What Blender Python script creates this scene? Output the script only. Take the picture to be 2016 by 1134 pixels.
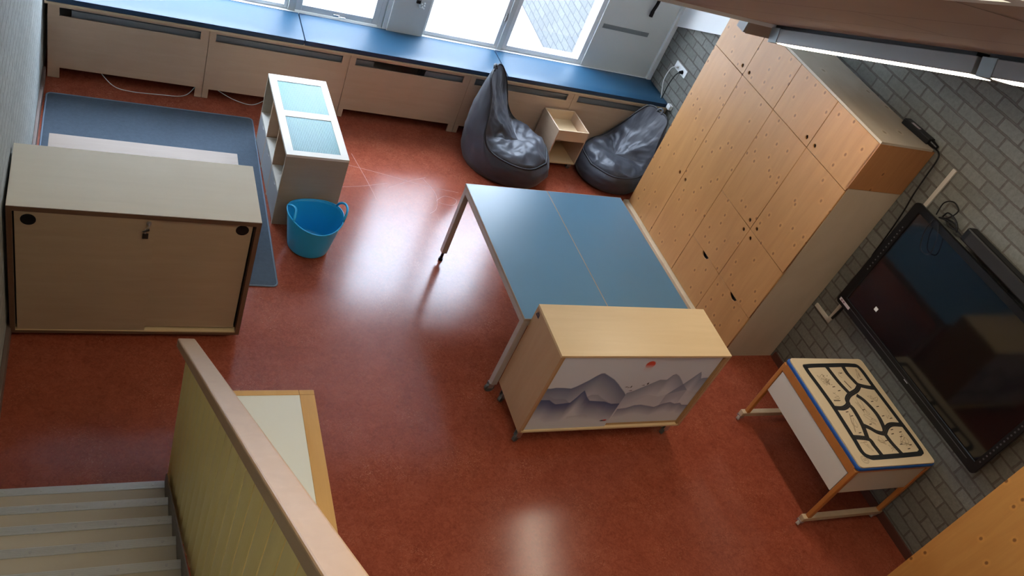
import bpy, bmesh, math, random
from mathutils import Vector, Matrix
from mathutils.bvhtree import BVHTree
from mathutils import noise as mnoise
random.seed(7)
PI = math.pi
SC = bpy.context.scene
for o in list(bpy.data.objects):
    bpy.data.objects.remove(o)
COL = SC.collection

# ------------------------------------------------------------------ camera
F_PX = 1660.93
ROWS = [[0.894794, -0.285394, 0.343358], [0.045788, -0.706323, -0.706407], [0.444126, 0.64781, -0.618946]]
cd = bpy.data.cameras.new('camera'); cam = bpy.data.objects.new('camera', cd); COL.objects.link(cam)
cd.sensor_width = 36.0; cd.lens = F_PX / 2016 * 36.0; cd.clip_start = 0.05; cd.clip_end = 200
r0, r1, r2 = [Vector(r) for r in ROWS]
M = Matrix((( r0.x, -r1.x, -r2.x, 0.4008), (r0.y, -r1.y, -r2.y, -6.5068), (r0.z, -r1.z, -r2.z, 4.1802), (0, 0, 0, 1)))
cam.matrix_world = M
SC.camera = cam

# ------------------------------------------------------------------ world, lights, exposure
SC.view_settings.view_transform = 'Standard'; SC.view_settings.look = 'None'
SC.view_settings.gamma = 1.0; SC.view_settings.use_curve_mapping = False
SC.view_settings.exposure = 0.2
w = bpy.data.worlds.new('sky'); SC.world = w; w.use_nodes = True
nt = w.node_tree; nt.nodes.clear()
wo = nt.nodes.new('ShaderNodeOutputWorld'); bg = nt.nodes.new('ShaderNodeBackground')
wtc = nt.nodes.new('ShaderNodeTexCoord'); wsp = nt.nodes.new('ShaderNodeSeparateXYZ'); wcr = nt.nodes.new('ShaderNodeValToRGB')
wcr.color_ramp.elements[0].position = 0.0; wcr.color_ramp.elements[0].color = (0.90, 0.94, 1.0, 1)
wcr.color_ramp.elements[1].position = 0.7; wcr.color_ramp.elements[1].color = (0.72, 0.83, 1.0, 1)
nt.links.new(wtc.outputs['Generated'], wsp.inputs[0]); nt.links.new(wsp.outputs['Z'], wcr.inputs[0])
nt.links.new(wcr.outputs[0], bg.inputs[0]); bg.inputs[1].default_value = 24.0
nt.links.new(bg.outputs[0], wo.inputs[0])

# ------------------------------------------------------------------ helpers
def link(me, name, parent=None):
    o = bpy.data.objects.new(name, me); COL.objects.link(o)
    if parent is not None: o.parent = parent
    return o
def thing(name, label, cat, loc=(0, 0, 0), rz=0.0, group=None):
    o = bpy.data.objects.new(name, None); COL.objects.link(o)
    o.empty_display_size = 0.1
    o.location = loc; o.rotation_euler = (0, 0, rz); o['label'] = label; o['category'] = cat
    if group: o['group'] = group
    return o
def tag(o, label, cat, group=None):
    o['label'] = label; o['category'] = cat
    if group: o['group'] = group
    return o
def struct(o):
    o['kind'] = 'structure'; return o
def children(o): return [c for c in bpy.data.objects if c.parent is o]
def copy_tree(o, parent=None):
    c = o.copy(); COL.objects.link(c); c.parent = parent
    for ch in children(o): copy_tree(ch, c)
    return c

class MB:
    def __init__(s): s.v = []; s.f = []; s.m = []
    def add(s, vs, fs, m=0):
        b = len(s.v); s.v += [tuple(v) for v in vs]; s.f += [tuple(b+i for i in f) for f in fs]; s.m += [m]*len(fs); return s
    def box(s, a, b, m=0):
        x0, y0, z0 = a; x1, y1, z1 = b
        if x0 > x1: x0, x1 = x1, x0
        if y0 > y1: y0, y1 = y1, y0
        if z0 > z1: z0, z1 = z1, z0
        vs = [(x0,y0,z0),(x1,y0,z0),(x1,y1,z0),(x0,y1,z0),(x0,y0,z1),(x1,y0,z1),(x1,y1,z1),(x0,y1,z1)]
        return s.add(vs, [(0,3,2,1),(4,5,6,7),(0,1,5,4),(1,2,6,5),(2,3,7,6),(3,0,4,7)], m)
    def prism(s, pts, z0, z1, m=0):
        n = len(pts)
        vs = [(p[0],p[1],z0) for p in pts] + [(p[0],p[1],z1) for p in pts]
        fs = [tuple(range(n-1,-1,-1)), tuple(range(n,2*n))] + [(i,(i+1)%n,n+(i+1)%n,n+i) for i in range(n)]
        return s.add(vs, fs, m)
    def hexa(s, lo, hi, m=0):   # two quads
        return s.add(list(lo)+list(hi), [(3,2,1,0),(4,5,6,7),(0,1,5,4),(1,2,6,5),(2,3,7,6),(3,0,4,7)], m)
    def cyl(s, p0, p1, r, n=16, r1=None, m=0):
        p0 = Vector(p0); p1 = Vector(p1); d = (p1-p0).normalized()
        a = d.orthogonal().normalized(); b = d.cross(a); r1 = r if r1 is None else r1
        vs = [p0 + (a*math.cos(2*PI*i/n)+b*math.sin(2*PI*i/n))*r for i in range(n)] + [p1 + (a*math.cos(2*PI*i/n)+b*math.sin(2*PI*i/n))*r1 for i in range(n)]
        fs = [tuple(range(n-1,-1,-1)), tuple(range(n,2*n))] + [(i,(i+1)%n,n+(i+1)%n,n+i) for i in range(n)]
        return s.add(vs, fs, m)
    def tube(s, pts, r, n=8, closed=False, m=0):
        pts = [Vector(p) for p in pts]; k = len(pts); rings = []
        a = None
        for i in range(k):
            if closed: d = (pts[(i+1)%k]-pts[i-1])
            else: d = pts[min(i+1,k-1)]-pts[max(i-1,0)]
            d.normalize()
            if a is None: a = d.orthogonal().normalized()
            else:
                a = (a - d*a.dot(d))
                a = a.normalized() if a.length > 1e-6 else d.orthogonal().normalized()
            b = d.cross(a)
            rr = r[i] if isinstance(r, (list, tuple)) else r
            rings.append([pts[i]+(a*math.cos(2*PI*j/n)+b*math.sin(2*PI*j/n))*rr for j in range(n)])
        vs = [v for g in rings for v in g]; fs = []
        for i in range(k if closed else k-1):
            i2 = (i+1)%k
            for j in range(n): fs.append((i*n+j, i*n+(j+1)%n, i2*n+(j+1)%n, i2*n+j))
        if not closed: fs += [tuple(range(n-1,-1,-1)), tuple(range((k-1)*n, k*n))]
        return s.add(vs, fs, m)
    def lathe(s, prof, n=32, c=(0,0,0), m=0):
        vs = []; fs = []; k = len(prof)
        for (r, z) in prof:
            for j in range(n): vs.append((c[0]+r*math.cos(2*PI*j/n), c[1]+r*math.sin(2*PI*j/n), c[2]+z))
        for i in range(k-1):
            for j in range(n): fs.append((i*n+j, i*n+(j+1)%n, (i+1)*n+(j+1)%n, (i+1)*n+j))
        return s.add(vs, fs, m)
    def ribbon(s, pts, w, z, closed=False, m=0, ax=None):  # flat ribbon in xy at height z
        P = [Vector((p[0], p[1])) for p in pts]; k = len(P); L = []; Rr = []
        for i in range(k):
            d = (P[(i+1)%k]-P[i-1]) if closed else P[min(i+1,k-1)]-P[max(i-1,0)]
            d.normalize(); nrm = Vector((-d.y, d.x))*w/2
            L.append((P[i]+nrm)); Rr.append((P[i]-nrm))
        vs = [(p.x,p.y,z) for p in L]+[(p.x,p.y,z) for p in Rr]
        fs = [(i, k+i, k+(i+1)%k, (i+1)%k) for i in range(k if closed else k-1)]
        return s.add(vs, fs, m)
    def build(s, name, mats, parent=None, bevel=0.0, smooth=False, seg=2, fix=True):
        me = bpy.data.meshes.new(name); me.from_pydata(s.v, [], s.f)
        if not isinstance(mats, (list, tuple)): mats = [mats]
        for mt in mats: me.materials.append(mt)
        for i, p in enumerate(me.polygons): p.material_index = s.m[i]
        if fix:
            bm = bmesh.new(); bm.from_mesh(me); bmesh.ops.recalc_face_normals(bm, faces=bm.faces); bm.to_mesh(me); bm.free()
        if smooth:
            for p in me.polygons: p.use_smooth = True
        me.update()
        o = link(me, name, parent)
        if bevel:
            b = o.modifiers.new('bevel', 'BEVEL'); b.width = bevel; b.segments = seg; b.limit_method = 'ANGLE'; b.angle_limit = math.radians(40)
        return o

def plate(name, outer, holes, t, mats, parent, plane='xz', off=0.0, bevel=0.0):
    """flat board with holes; outline given as 2D points, thickness t, standing in the given plane"""
    cu = bpy.data.curves.new(name, 'CURVE'); cu.dimensions = '2D'; cu.fill_mode = 'BOTH'; cu.extrude = t/2
    for loop in [outer]+list(holes):
        sp = cu.splines.new('POLY'); sp.points.add(len(loop)-1); sp.use_cyclic_u = True
        for i, p in enumerate(loop): sp.points[i].co = (p[0], p[1], 0, 1)
    tmp = bpy.data.objects.new('tmp', cu); me = bpy.data.meshes.new_from_object(tmp)
    bpy.data.objects.remove(tmp); bpy.data.curves.remove(cu)
    me.name = name
    for v in me.vertices:
        a, b, c = v.co
        if plane == 'xz': v.co = (a, off+c, b)
        elif plane == 'yz': v.co = (off+c, a, b)
        else: v.co = (a, b, off+c)
    bm = bmesh.new(); bm.from_mesh(me); bmesh.ops.remove_doubles(bm, verts=bm.verts, dist=1e-5)
    bmesh.ops.recalc_face_normals(bm, faces=bm.faces); bm.to_mesh(me); bm.free()
    me.materials.clear()
    for mt in (mats if isinstance(mats, (list, tuple)) else [mats]): me.materials.append(mt)
    for p in me.polygons: p.material_index = 0
    return link(me, name, parent)
def circle(cx, cy, r, n=20): return [(cx+r*math.cos(2*PI*i/n), cy+r*math.sin(2*PI*i/n)) for i in range(n)]
def rrect(x0, y0, x1, y1, r, n=5):
    out = []
    for (cx, cy, a0) in ((x1-r,y1-r,0),(x0+r,y1-r,90),(x0+r,y0+r,180),(x1-r,y0+r,270)):
        for i in range(n+1):
            a = math.radians(a0+90*i/n); out.append((cx+r*math.cos(a), cy+r*math.sin(a)))
    return out
def catmull(pts, n=8, closed=False):
    P = [Vector(p) for p in pts]; k = len(P); out = []
    rng = range(k) if closed else range(k-1)
    for i in rng:
        if closed: a, b, c, d = P[i-1], P[i], P[(i+1)%k], P[(i+2)%k]
        else: a, b, c, d = P[max(i-1,0)], P[i], P[i+1], P[min(i+2,k-1)]
        for j in range(n):
            t = j/n
            out.append(0.5*((2*b)+(c-a)*t+(2*a-5*b+4*c-d)*t*t+(3*b-a-3*c+d)*t**3))
    if not closed: out.append(P[-1])
    return out

# ------------------------------------------------------------------ materials
def nodes(name):
    m = bpy.data.materials.new(name); m.use_nodes = True
    t = m.node_tree; return m, t, t.nodes['Principled BSDF']
def N(t, kind, **kw):
    n = t.nodes.new(kind)
    for k, v in kw.items():
        if k in n.inputs: n.inputs[k].default_value = v
        else: setattr(n, k, v)
    return n
def plain(name, col, rough=0.5, metal=0.0, spec=0.5, coat=0.0, emis=None, es=0, bump=0.0, bscale=200.0, var=0.0, vscale=4.0, sheen=0.0):
    m, t, p = nodes(name); L = t.links
    p.inputs['Base Color'].default_value = (*col, 1); p.inputs['Roughness'].default_value = rough
    p.inputs['Metallic'].default_value = metal; p.inputs['Specular IOR Level'].default_value = spec
    p.inputs['Coat Weight'].default_value = coat
    if sheen: p.inputs['Sheen Weight'].default_value = sheen
    if emis: p.inputs['Emission Color'].default_value = (*emis, 1); p.inputs['Emission Strength'].default_value = es
    tc = N(t, 'ShaderNodeTexCoord')
    nz = N(t, 'ShaderNodeTexNoise', Scale=vscale, Detail=4.0); L.new(tc.outputs['Object'], nz.inputs['Vector'])
    mr = N(t, 'ShaderNodeMapRange'); mr.inputs['To Min'].default_value = 1-var-0.02; mr.inputs['To Max'].default_value = 1+var+0.02
    L.new(nz.outputs['Fac'], mr.inputs['Value'])
    mx = N(t, 'ShaderNodeVectorMath', operation='SCALE'); mx.inputs[0].default_value = col; L.new(mr.outputs[0], mx.inputs['Scale'])
    L.new(mx.outputs[0], p.inputs['Base Color'])
    if bump:
        n2 = N(t, 'ShaderNodeTexNoise', Scale=bscale, Detail=3.0); L.new(tc.outputs['Object'], n2.inputs['Vector'])
        b = N(t, 'ShaderNodeBump', Strength=bump, Distance=0.002); L.new(n2.outputs['Fac'], b.inputs['Height']); L.new(b.outputs[0], p.inputs['Normal'])
    return m
def wood(name, col, col2, rough=0.45, grain=(1, 1, 12), knots=None, knotcol=(0.16,0.06,0.02), scale=3.0, coat=0.0, kscale=7.0, kthr=0.55, contrast=1.0, seed=0.0):
    """birch / spruce plywood: stretched noise grain; grain = scale per axis; knots = the two axes of the board"""
    m, t, p = nodes(name); L = t.links
    p.inputs['Roughness'].default_value = rough; p.inputs['Coat Weight'].default_value = coat
    tc = N(t, 'ShaderNodeTexCoord'); mp = N(t, 'ShaderNodeMapping'); mp.inputs['Scale'].default_value = grain
    mp.inputs['Location'].default_value = (seed, seed*1.7, seed*0.6)
    L.new(tc.outputs['Object'], mp.inputs['Vector'])
    nz = N(t, 'ShaderNodeTexNoise', Scale=scale, Detail=6.0, Roughness=0.6, Distortion=0.6); L.new(mp.outputs[0], nz.inputs['Vector'])
    n2 = N(t, 'ShaderNodeTexNoise', Scale=1.6, Detail=2.0); L.new(tc.outputs['Object'], n2.inputs['Vector'])
    ad = N(t, 'ShaderNodeMath', operation='MULTIPLY_ADD'); L.new(nz.outputs['Fac'], ad.inputs[0]); ad.inputs[1].default_value = 0.65
    m2 = N(t, 'ShaderNodeMath', operation='MULTIPLY'); L.new(n2.outputs['Fac'], m2.inputs[0]); m2.inputs[1].default_value = 0.35
    L.new(m2.outputs[0], ad.inputs[2])
    cr = N(t, 'ShaderNodeValToRGB'); e = cr.color_ramp.elements
    e[0].position = 0.5-0.22*contrast; e[0].color = (*col2, 1); e[1].position = 0.5+0.2*contrast; e[1].color = (*col, 1)
    L.new(ad.outputs[0], cr.inputs[0]); out = cr.outputs[0]
    if knots:
        sp = N(t, 'ShaderNodeSeparateXYZ'); L.new(tc.outputs['Object'], sp.inputs[0])
        cb = N(t, 'ShaderNodeCombineXYZ'); L.new(sp.outputs[knots[0]], cb.inputs[0])
        ml = N(t, 'ShaderNodeMath', operation='MULTIPLY'); L.new(sp.outputs[knots[1]], ml.inputs[0]); ml.inputs[1].default_value = 0.75
        L.new(ml.outputs[0], cb.inputs[1])
        cb.inputs[2].default_value = seed
        vo = N(t, 'ShaderNodeTexVoronoi', Scale=kscale, Randomness=1.0); vo.voronoi_dimensions = '2D'; L.new(cb.outputs[0], vo.inputs['Vector'])
        sc = N(t, 'ShaderNodeSeparateColor'); L.new(vo.outputs['Color'], sc.inputs[0])
        gt = N(t, 'ShaderNodeMath', operation='GREATER_THAN'); L.new(sc.outputs[0], gt.inputs[0]); gt.inputs[1].default_value = kthr
        def spot(lo, hi):
            r = N(t, 'ShaderNodeMapRange'); r.inputs['From Min'].default_value = lo; r.inputs['From Max'].default_value = hi
            r.inputs['To Min'].default_value = 1; r.inputs['To Max'].default_value = 0
            L.new(vo.outputs['Distance'], r.inputs['Value'])
            q = N(t, 'ShaderNodeMath', operation='MULTIPLY'); L.new(r.outputs[0], q.inputs[0]); L.new(gt.outputs[0], q.inputs[1]); return q
        halo = spot(0.10, 0.24); core = spot(0.055, 0.11)
        mh = N(t, 'ShaderNodeMix', data_type='RGBA'); 
        hm = N(t, 'ShaderNodeMath', operation='MULTIPLY'); L.new(halo.outputs[0], hm.inputs[0]); hm.inputs[1].default_value = 0.35
        L.new(hm.outputs[0], mh.inputs[0]); L.new(out, mh.inputs[6]); mh.inputs[7].default_value = (min(1,col[0]*1.25), min(1,col[1]*1.2), col[2]*1.1, 1)
        mk = N(t, 'ShaderNodeMix', data_type='RGBA')
        hk = N(t, 'ShaderNodeMath', operation='MULTIPLY'); L.new(core.outputs[0], hk.inputs[0]); hk.inputs[1].default_value = 0.8
        L.new(hk.outputs[0], mk.inputs[0]); L.new(mh.outputs[2], mk.inputs[6]); mk.inputs[7].default_value = (*knotcol, 1)
        out = mk.outputs[2]
    L.new(out, p.inputs['Base Color'])
    return m
def brick(name, axes, c1, c2, mortar, bw=0.21, rh=0.092, ms=0.008, bump=0.6, rough=0.85):
    m, t, p = nodes(name); L = t.links; p.inputs['Roughness'].default_value = rough
    tc = N(t, 'ShaderNodeTexCoord'); sp = N(t, 'ShaderNodeSeparateXYZ'); L.new(tc.outputs['Object'], sp.inputs[0])
    cb = N(t, 'ShaderNodeCombineXYZ'); L.new(sp.outputs[axes[0]], cb.inputs[0]); L.new(sp.outputs[axes[1]], cb.inputs[1])
    br = N(t, 'ShaderNodeTexBrick', Scale=1.0); br.offset = 0.5
    br.inputs['Brick Width'].default_value = bw; br.inputs['Row Height'].default_value = rh; br.inputs['Mortar Size'].default_value = ms
    br.inputs['Mortar Smooth'].default_value = 0.3; br.inputs['Bias'].default_value = 0.0
    br.inputs['Color1'].default_value = (*c1, 1); br.inputs['Color2'].default_value = (*c2, 1); br.inputs['Mortar'].default_value = (*mortar, 1)
    nd = N(t, 'ShaderNodeTexNoise', Scale=9.0, Detail=3.0); L.new(tc.outputs['Object'], nd.inputs['Vector'])
    off = N(t, 'ShaderNodeVectorMath', operation='MULTIPLY_ADD'); L.new(nd.outputs['Color'], off.inputs[0]); off.inputs[1].default_value = (0.012,0.012,0); L.new(cb.outputs[0], off.inputs[2])
    L.new(off.outputs[0], br.inputs['Vector'])
    nz = N(t, 'ShaderNodeTexNoise', Scale=35.0, Detail=8.0, Roughness=0.7); L.new(tc.outputs['Object'], nz.inputs['Vector'])
    mr = N(t, 'ShaderNodeMapRange'); mr.inputs['From Min'].default_value = 0.25; mr.inputs['From Max'].default_value = 0.75; mr.inputs['To Min'].default_value = 0.72; mr.inputs['To Max'].default_value = 1.2; L.new(nz.outputs['Fac'], mr.inputs['Value'])
    ml = N(t, 'ShaderNodeVectorMath', operation='SCALE'); L.new(br.outputs['Color'], ml.inputs[0]); L.new(mr.outputs[0], ml.inputs['Scale'])
    L.new(ml.outputs[0], p.inputs['Base Color'])
    iv = N(t, 'ShaderNodeMath', operation='MULTIPLY_ADD'); L.new(br.outputs['Fac'], iv.inputs[0]); iv.inputs[1].default_value = -1.0
    n3 = N(t, 'ShaderNodeMath', operation='MULTIPLY'); L.new(nz.outputs['Fac'], n3.inputs[0]); n3.inputs[1].default_value = 0.8; L.new(n3.outputs[0], iv.inputs[2])
    b = N(t, 'ShaderNodeBump', Strength=bump, Distance=0.008); L.new(iv.outputs[0], b.inputs['Height']); L.new(b.outputs[0], p.inputs['Normal'])
    return m

def floor_mat():
    m, t, p = nodes('red_linoleum'); L = t.links
    tc = N(t, 'ShaderNodeTexCoord')
    n1 = N(t, 'ShaderNodeTexNoise', Scale=38.0, Detail=8.0, Roughness=0.7, Distortion=1.5); L.new(tc.outputs['Object'], n1.inputs['Vector'])
    n2 = N(t, 'ShaderNodeTexNoise', Scale=5.0, Detail=5.0, Roughness=0.6, Distortion=1.0); L.new(tc.outputs['Object'], n2.inputs['Vector'])
    cr = N(t, 'ShaderNodeValToRGB'); e = cr.color_ramp.elements
    e[0].position = 0.32; e[0].color = (0.190, 0.036, 0.018, 1); e[1].position = 0.68; e[1].color = (0.35, 0.088, 0.045, 1)
    mx = N(t, 'ShaderNodeMix', data_type='FLOAT'); mx.inputs[0].default_value = 0.28; L.new(n1.outputs['Fac'], mx.inputs[2]); L.new(n2.outputs['Fac'], mx.inputs[3])
    L.new(mx.outputs[0], cr.inputs[0])
    # light marbled flecks
    n3 = N(t, 'ShaderNodeTexNoise', Scale=55.0, Detail=3.0, Distortion=3.0); L.new(tc.outputs['Object'], n3.inputs['Vector'])
    n4 = N(t, 'ShaderNodeTexNoise', Scale=3.3, Detail=3.0); L.new(tc.outputs['Object'], n4.inputs['Vector'])
    r3 = N(t, 'ShaderNodeMapRange'); r3.inputs['From Min'].default_value = 0.58; r3.inputs['From Max'].default_value = 0.70; L.new(n3.outputs['Fac'], r3.inputs['Value'])
    r4 = N(t, 'ShaderNodeMapRange'); r4.inputs['From Min'].default_value = 0.48; r4.inputs['From Max'].default_value = 0.66; r4.inputs['To Max'].default_value = 0.6; L.new(n4.outputs['Fac'], r4.inputs['Value'])
    mu = N(t, 'ShaderNodeMath', operation='MULTIPLY'); L.new(r3.outputs[0], mu.inputs[0]); L.new(r4.outputs[0], mu.inputs[1])
    m3 = N(t, 'ShaderNodeMix', data_type='RGBA'); L.new(mu.outputs[0], m3.inputs[0]); L.new(cr.outputs[0], m3.inputs[6]); m3.inputs[7].default_value = (0.60, 0.26, 0.14, 1)
    L.new(m3.outputs[2], p.inputs['Base Color'])
    p.inputs['Specular IOR Level'].default_value = 0.40
    rr = N(t, 'ShaderNodeMapRange'); rr.inputs['To Min'].default_value = 0.15; rr.inputs['To Max'].default_value = 0.22; L.new(n2.outputs['Fac'], rr.inputs['Value'])
    L.new(rr.outputs[0], p.inputs['Roughness'])
    b = N(t, 'ShaderNodeBump', Strength=0.08, Distance=0.002); L.new(n1.outputs['Fac'], b.inputs['Height']); L.new(b.outputs[0], p.inputs['Normal'])
    return m

def glass_mat(name='window_glass', tint=(0.96, 0.98, 1.0)):
    m = bpy.data.materials.new(name); m.use_nodes = True; t = m.node_tree; t.nodes.clear(); L = t.links   # thin pane: reflects once at its outer face
    o = N(t, 'ShaderNodeOutputMaterial'); mx = N(t, 'ShaderNodeMixShader'); fr = N(t, 'ShaderNodeFresnel', IOR=1.45)
    tr = N(t, 'ShaderNodeBsdfTransparent'); tr.inputs[0].default_value = (*tint, 1); gl = N(t, 'ShaderNodeBsdfGlossy', Roughness=0.02)
    ge = N(t, 'ShaderNodeNewGeometry'); sb_ = N(t, 'ShaderNodeMath', operation='SUBTRACT'); sb_.inputs[0].default_value = 1.0; L.new(ge.outputs['Backfacing'], sb_.inputs[1])
    fm = N(t, 'ShaderNodeMath', operation='MULTIPLY'); L.new(fr.outputs[0], fm.inputs[0]); L.new(sb_.outputs[0], fm.inputs[1])
    L.new(fm.outputs[0], mx.inputs[0]); L.new(tr.outputs[0], mx.inputs[1]); L.new(gl.outputs[0], mx.inputs[2]); L.new(mx.outputs[0], o.inputs[0])
    return m
def vcol_mat(name, rough=0.4):
    m, t, p = nodes(name); a = N(t, 'ShaderNodeVertexColor'); a.layer_name = 'print'
    t.links.new(a.outputs[0], p.inputs['Base Color']); p.inputs['Roughness'].default_value = rough; return m

FLOOR = floor_mat()
BIRCH = wood('birch_panel', (0.55,0.385,0.265), (0.47,0.32,0.21), 0.5, (1.2,1.2,9), scale=2.2, contrast=1.2)
BIRCH_SHADED = wood('shaded_birch_door', (0.44,0.315,0.205), (0.37,0.255,0.16), 0.5, (1.2,1.2,9), scale=2.2, contrast=1.2)  # birch darkened so the colour carries the shade on the cabinet front
BIRCH_GREY = wood('greyed_birch', (0.40,0.34,0.26), (0.33,0.27,0.20), 0.5, (1.2,1.2,9), scale=2.2, contrast=1.2)
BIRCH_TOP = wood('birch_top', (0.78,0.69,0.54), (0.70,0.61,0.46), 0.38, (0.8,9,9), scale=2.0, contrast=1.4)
BIRCH_X = wood('birch_across', (0.62,0.46,0.30), (0.52,0.37,0.23), 0.45, (0.8,8,8), scale=2.0, contrast=1.3)
BIRCH_EDGE = wood('plywood_edge', (0.17,0.085,0.045), (0.10,0.045,0.025), 0.6, (1,1,60), scale=4.0)
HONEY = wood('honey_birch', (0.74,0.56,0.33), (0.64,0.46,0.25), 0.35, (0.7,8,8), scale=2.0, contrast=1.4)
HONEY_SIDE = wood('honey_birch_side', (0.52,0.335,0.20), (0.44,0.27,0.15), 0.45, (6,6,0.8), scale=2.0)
HONEY_EDGE = plain('honey_edge', (0.42,0.25,0.11), 0.5)
SPRUCE = wood('knotty_plywood', (0.49,0.252,0.092), (0.38,0.178,0.058), 0.42, (7,7,0.8), knots=('Y','Z'), scale=2.2, kscale=8.5, kthr=0.42)
SPRUCE_LAMPLIT = wood('lamplit_knotty_plywood', (0.68,0.35,0.10), (0.54,0.25,0.065), 0.42, (7,7,0.8), knots=('Y','Z'), scale=2.2, kscale=8.5, kthr=0.5, seed=2.0)  # knotty plywood with warm lamp light put into its colour
SPRUCE_SIDE = wood('knotty_plywood_side', (0.50,0.23,0.09), (0.36,0.15,0.05), 0.5, (7,7,0.9), knots=('X','Z'), scale=2.2, kscale=8.0, kthr=0.6)
SPRUCE_PALE = wood('pale_plywood_side', (0.62,0.51,0.38), (0.50,0.40,0.28), 0.55, (2,2,1), scale=1.6)
SPRUCE_TOP = wood('pale_plywood_top', (0.52,0.45,0.35), (0.42,0.35,0.26), 0.6, (4,1,4), knots=('X','Y'), knotcol=(0.25,0.19,0.12), scale=1.8, kscale=6.0, kthr=0.65)
RAILWOOD = wood('beech_handrail', (0.42,0.265,0.15), (0.35,0.215,0.115), 0.4, (9,0.9,9), scale=2.0, contrast=1.2)
BEECH = wood('beech_frame', (0.70,0.42,0.15), (0.58,0.32,0.10), 0.4, (9,0.9,9), scale=2.0)
ORANGEWOOD = wood('orange_lacquered_wood', (0.50,0.19,0.045), (0.40,0.14,0.03), 0.4, (6,6,1), scale=2.0)
BRICK = brick('grey_brick', ('Y','Z'), (0.195,0.198,0.178), (0.150,0.152,0.135), (0.110,0.103,0.088))
BRICK_L = brick('painted_brick', ('Y','Z'), (0.42,0.45,0.43), (0.37,0.40,0.385), (0.33,0.35,0.33), bump=0.9)
BRICK_OUT = brick('outside_brick', ('Y','Z'), (0.085,0.09,0.095), (0.07,0.075,0.08), (0.045,0.047,0.05))
PAVING = brick('pale_paving', ('X','Y'), (0.70,0.70,0.68), (0.64,0.64,0.63), (0.5,0.5,0.5), bw=0.4, rh=0.4, ms=0.01, bump=0.2)
WHITE = plain('white_paint', (0.72,0.74,0.74), 0.4)
OFFWHITE = plain('grey_white_paint', (0.60,0.62,0.60), 0.5)
PLASTER = plain('white_plaster', (0.75,0.76,0.76), 0.8, bump=0.2)
SKIRT = plain('brown_skirting', (0.16,0.11,0.09), 0.5)
SKIRT_R = plain('dark_red_skirting', (0.10,0.035,0.025), 0.5)
DARK = plain('dark_void', (0.012,0.012,0.013), 0.7)
BLACK = plain('black_plastic', (0.007,0.007,0.008), 0.35, spec=0.25)
BLACKGLOSS = plain('black_screen_glass', (0.004,0.004,0.005), 0.08, spec=0.6)
RUBBER = plain('grey_rubber', (0.10,0.10,0.10), 0.6)
STEEL = plain('brushed_steel', (0.55,0.55,0.56), 0.3, metal=0.9)
ALU = plain('ribbed_aluminium', (0.62,0.62,0.60), 0.35, metal=0.7)
GREYPOW = plain('grey_powder_coat', (0.42,0.36,0.33), 0.4)
GREYMETAL = plain('light_grey_metal', (0.27,0.265,0.255), 0.5)
RADIATOR = plain('grey_radiator', (0.19,0.205,0.225), 0.5)
VENTGREY = plain('grey_vent', (0.22,0.25,0.26), 0.6)
BLUELAM = plain('blue_laminate', (0.050,0.165,0.27), 0.31, var=0.02, spec=1.0)
BLUEVINYL = plain('blue_vinyl', (0.012,0.058,0.108), 0.42, bump=0.15, bscale=60, spec=0.45)
NAVYVINYL = plain('navy_vinyl', (0.014,0.04,0.085), 0.45)
BAG = plain('charcoal_nylon', (0.030,0.032,0.042), 0.47, bump=0.5, bscale=11, sheen=0.1)
PIPING = plain('black_piping', (0.010,0.010,0.013), 0.5)
RUGM = plain('blue_grey_felt', (0.042,0.064,0.090), 0.95, bump=0.6, bscale=120, var=0.25, vscale=40, sheen=0.2)
RUGEDGE = plain('pale_blue_binding', (0.16,0.21,0.27), 0.9)
TUB = plain('bright_blue_rubber', (0.018,0.42,0.80), 0.35)
TREAD = plain('cream_tread', (0.50,0.43,0.33), 0.6, var=0.05)
STRINGER = plain('grey_brown_stringer', (0.16,0.13,0.11), 0.6)
SLAT = plain('yellow_green_slat', (0.78,0.62,0.25), 0.42, var=0.03)
CEIL = plain('brown_ceiling_board', (0.34,0.255,0.205), 0.6, var=0.04)
SEAM = plain('dark_seam', (0.10,0.07,0.055), 0.8)
DIFF = plain('lamp_diffuser', (0.9,0.9,0.9), 0.5, emis=(1.0,0.86,0.68), es=21.0)
WHITELAM = plain('white_laminate', (0.70,0.66,0.60), 0.35)
CREAMLAM = plain('cream_laminate', (0.62,0.56,0.45), 0.4)
BRIGHTLAM = plain('white_table_inlay', (0.80,0.82,0.76), 0.4)
BLUETRAY = plain('blue_tray_edge', (0.012,0.09,0.36), 0.4)
ROAD = plain('black_road_print', (0.012,0.014,0.016), 0.6)
FINE = plain('engraved_line', (0.20,0.13,0.07), 0.7)
GLASS = glass_mat()
PEG = plain('aqua_building_plate', (0.22,0.40,0.42), 0.35)
GREYFRONT = plain('grey_drawer_front', (0.36,0.36,0.37), 0.5)
CABLE_W = plain('white_cable', (0.6,0.6,0.58), 0.5)
CONDUIT = plain('cream_conduit', (0.55,0.51,0.44), 0.5)
STICKER = plain('white_sticker', (0.62,0.55,0.60), 0.5)
PRINT = vcol_mat('mountain_print')
CREAMRAIL = wood('cream_wood_rail', (0.55,0.42,0.28), (0.45,0.33,0.2), 0.5, (3,3,3))
KEYFOB = plain('key_fob', (0.02,0.018,0.016), 0.4)
CHAIR_SCR = plain('worn_scratch', (0.48,0.24,0.20), 0.5)
OUTGROUND = PAVING

# ------------------------------------------------------------------ room shell
XR = 5.632; WA = 0.0247
def wx(y): return XR - math.tan(WA)*y
b = MB(); b.box((-0.6,-9,-0.1),(6.6,0.75,0.0)); fl = struct(b.build('floor', FLOOR))
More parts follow.
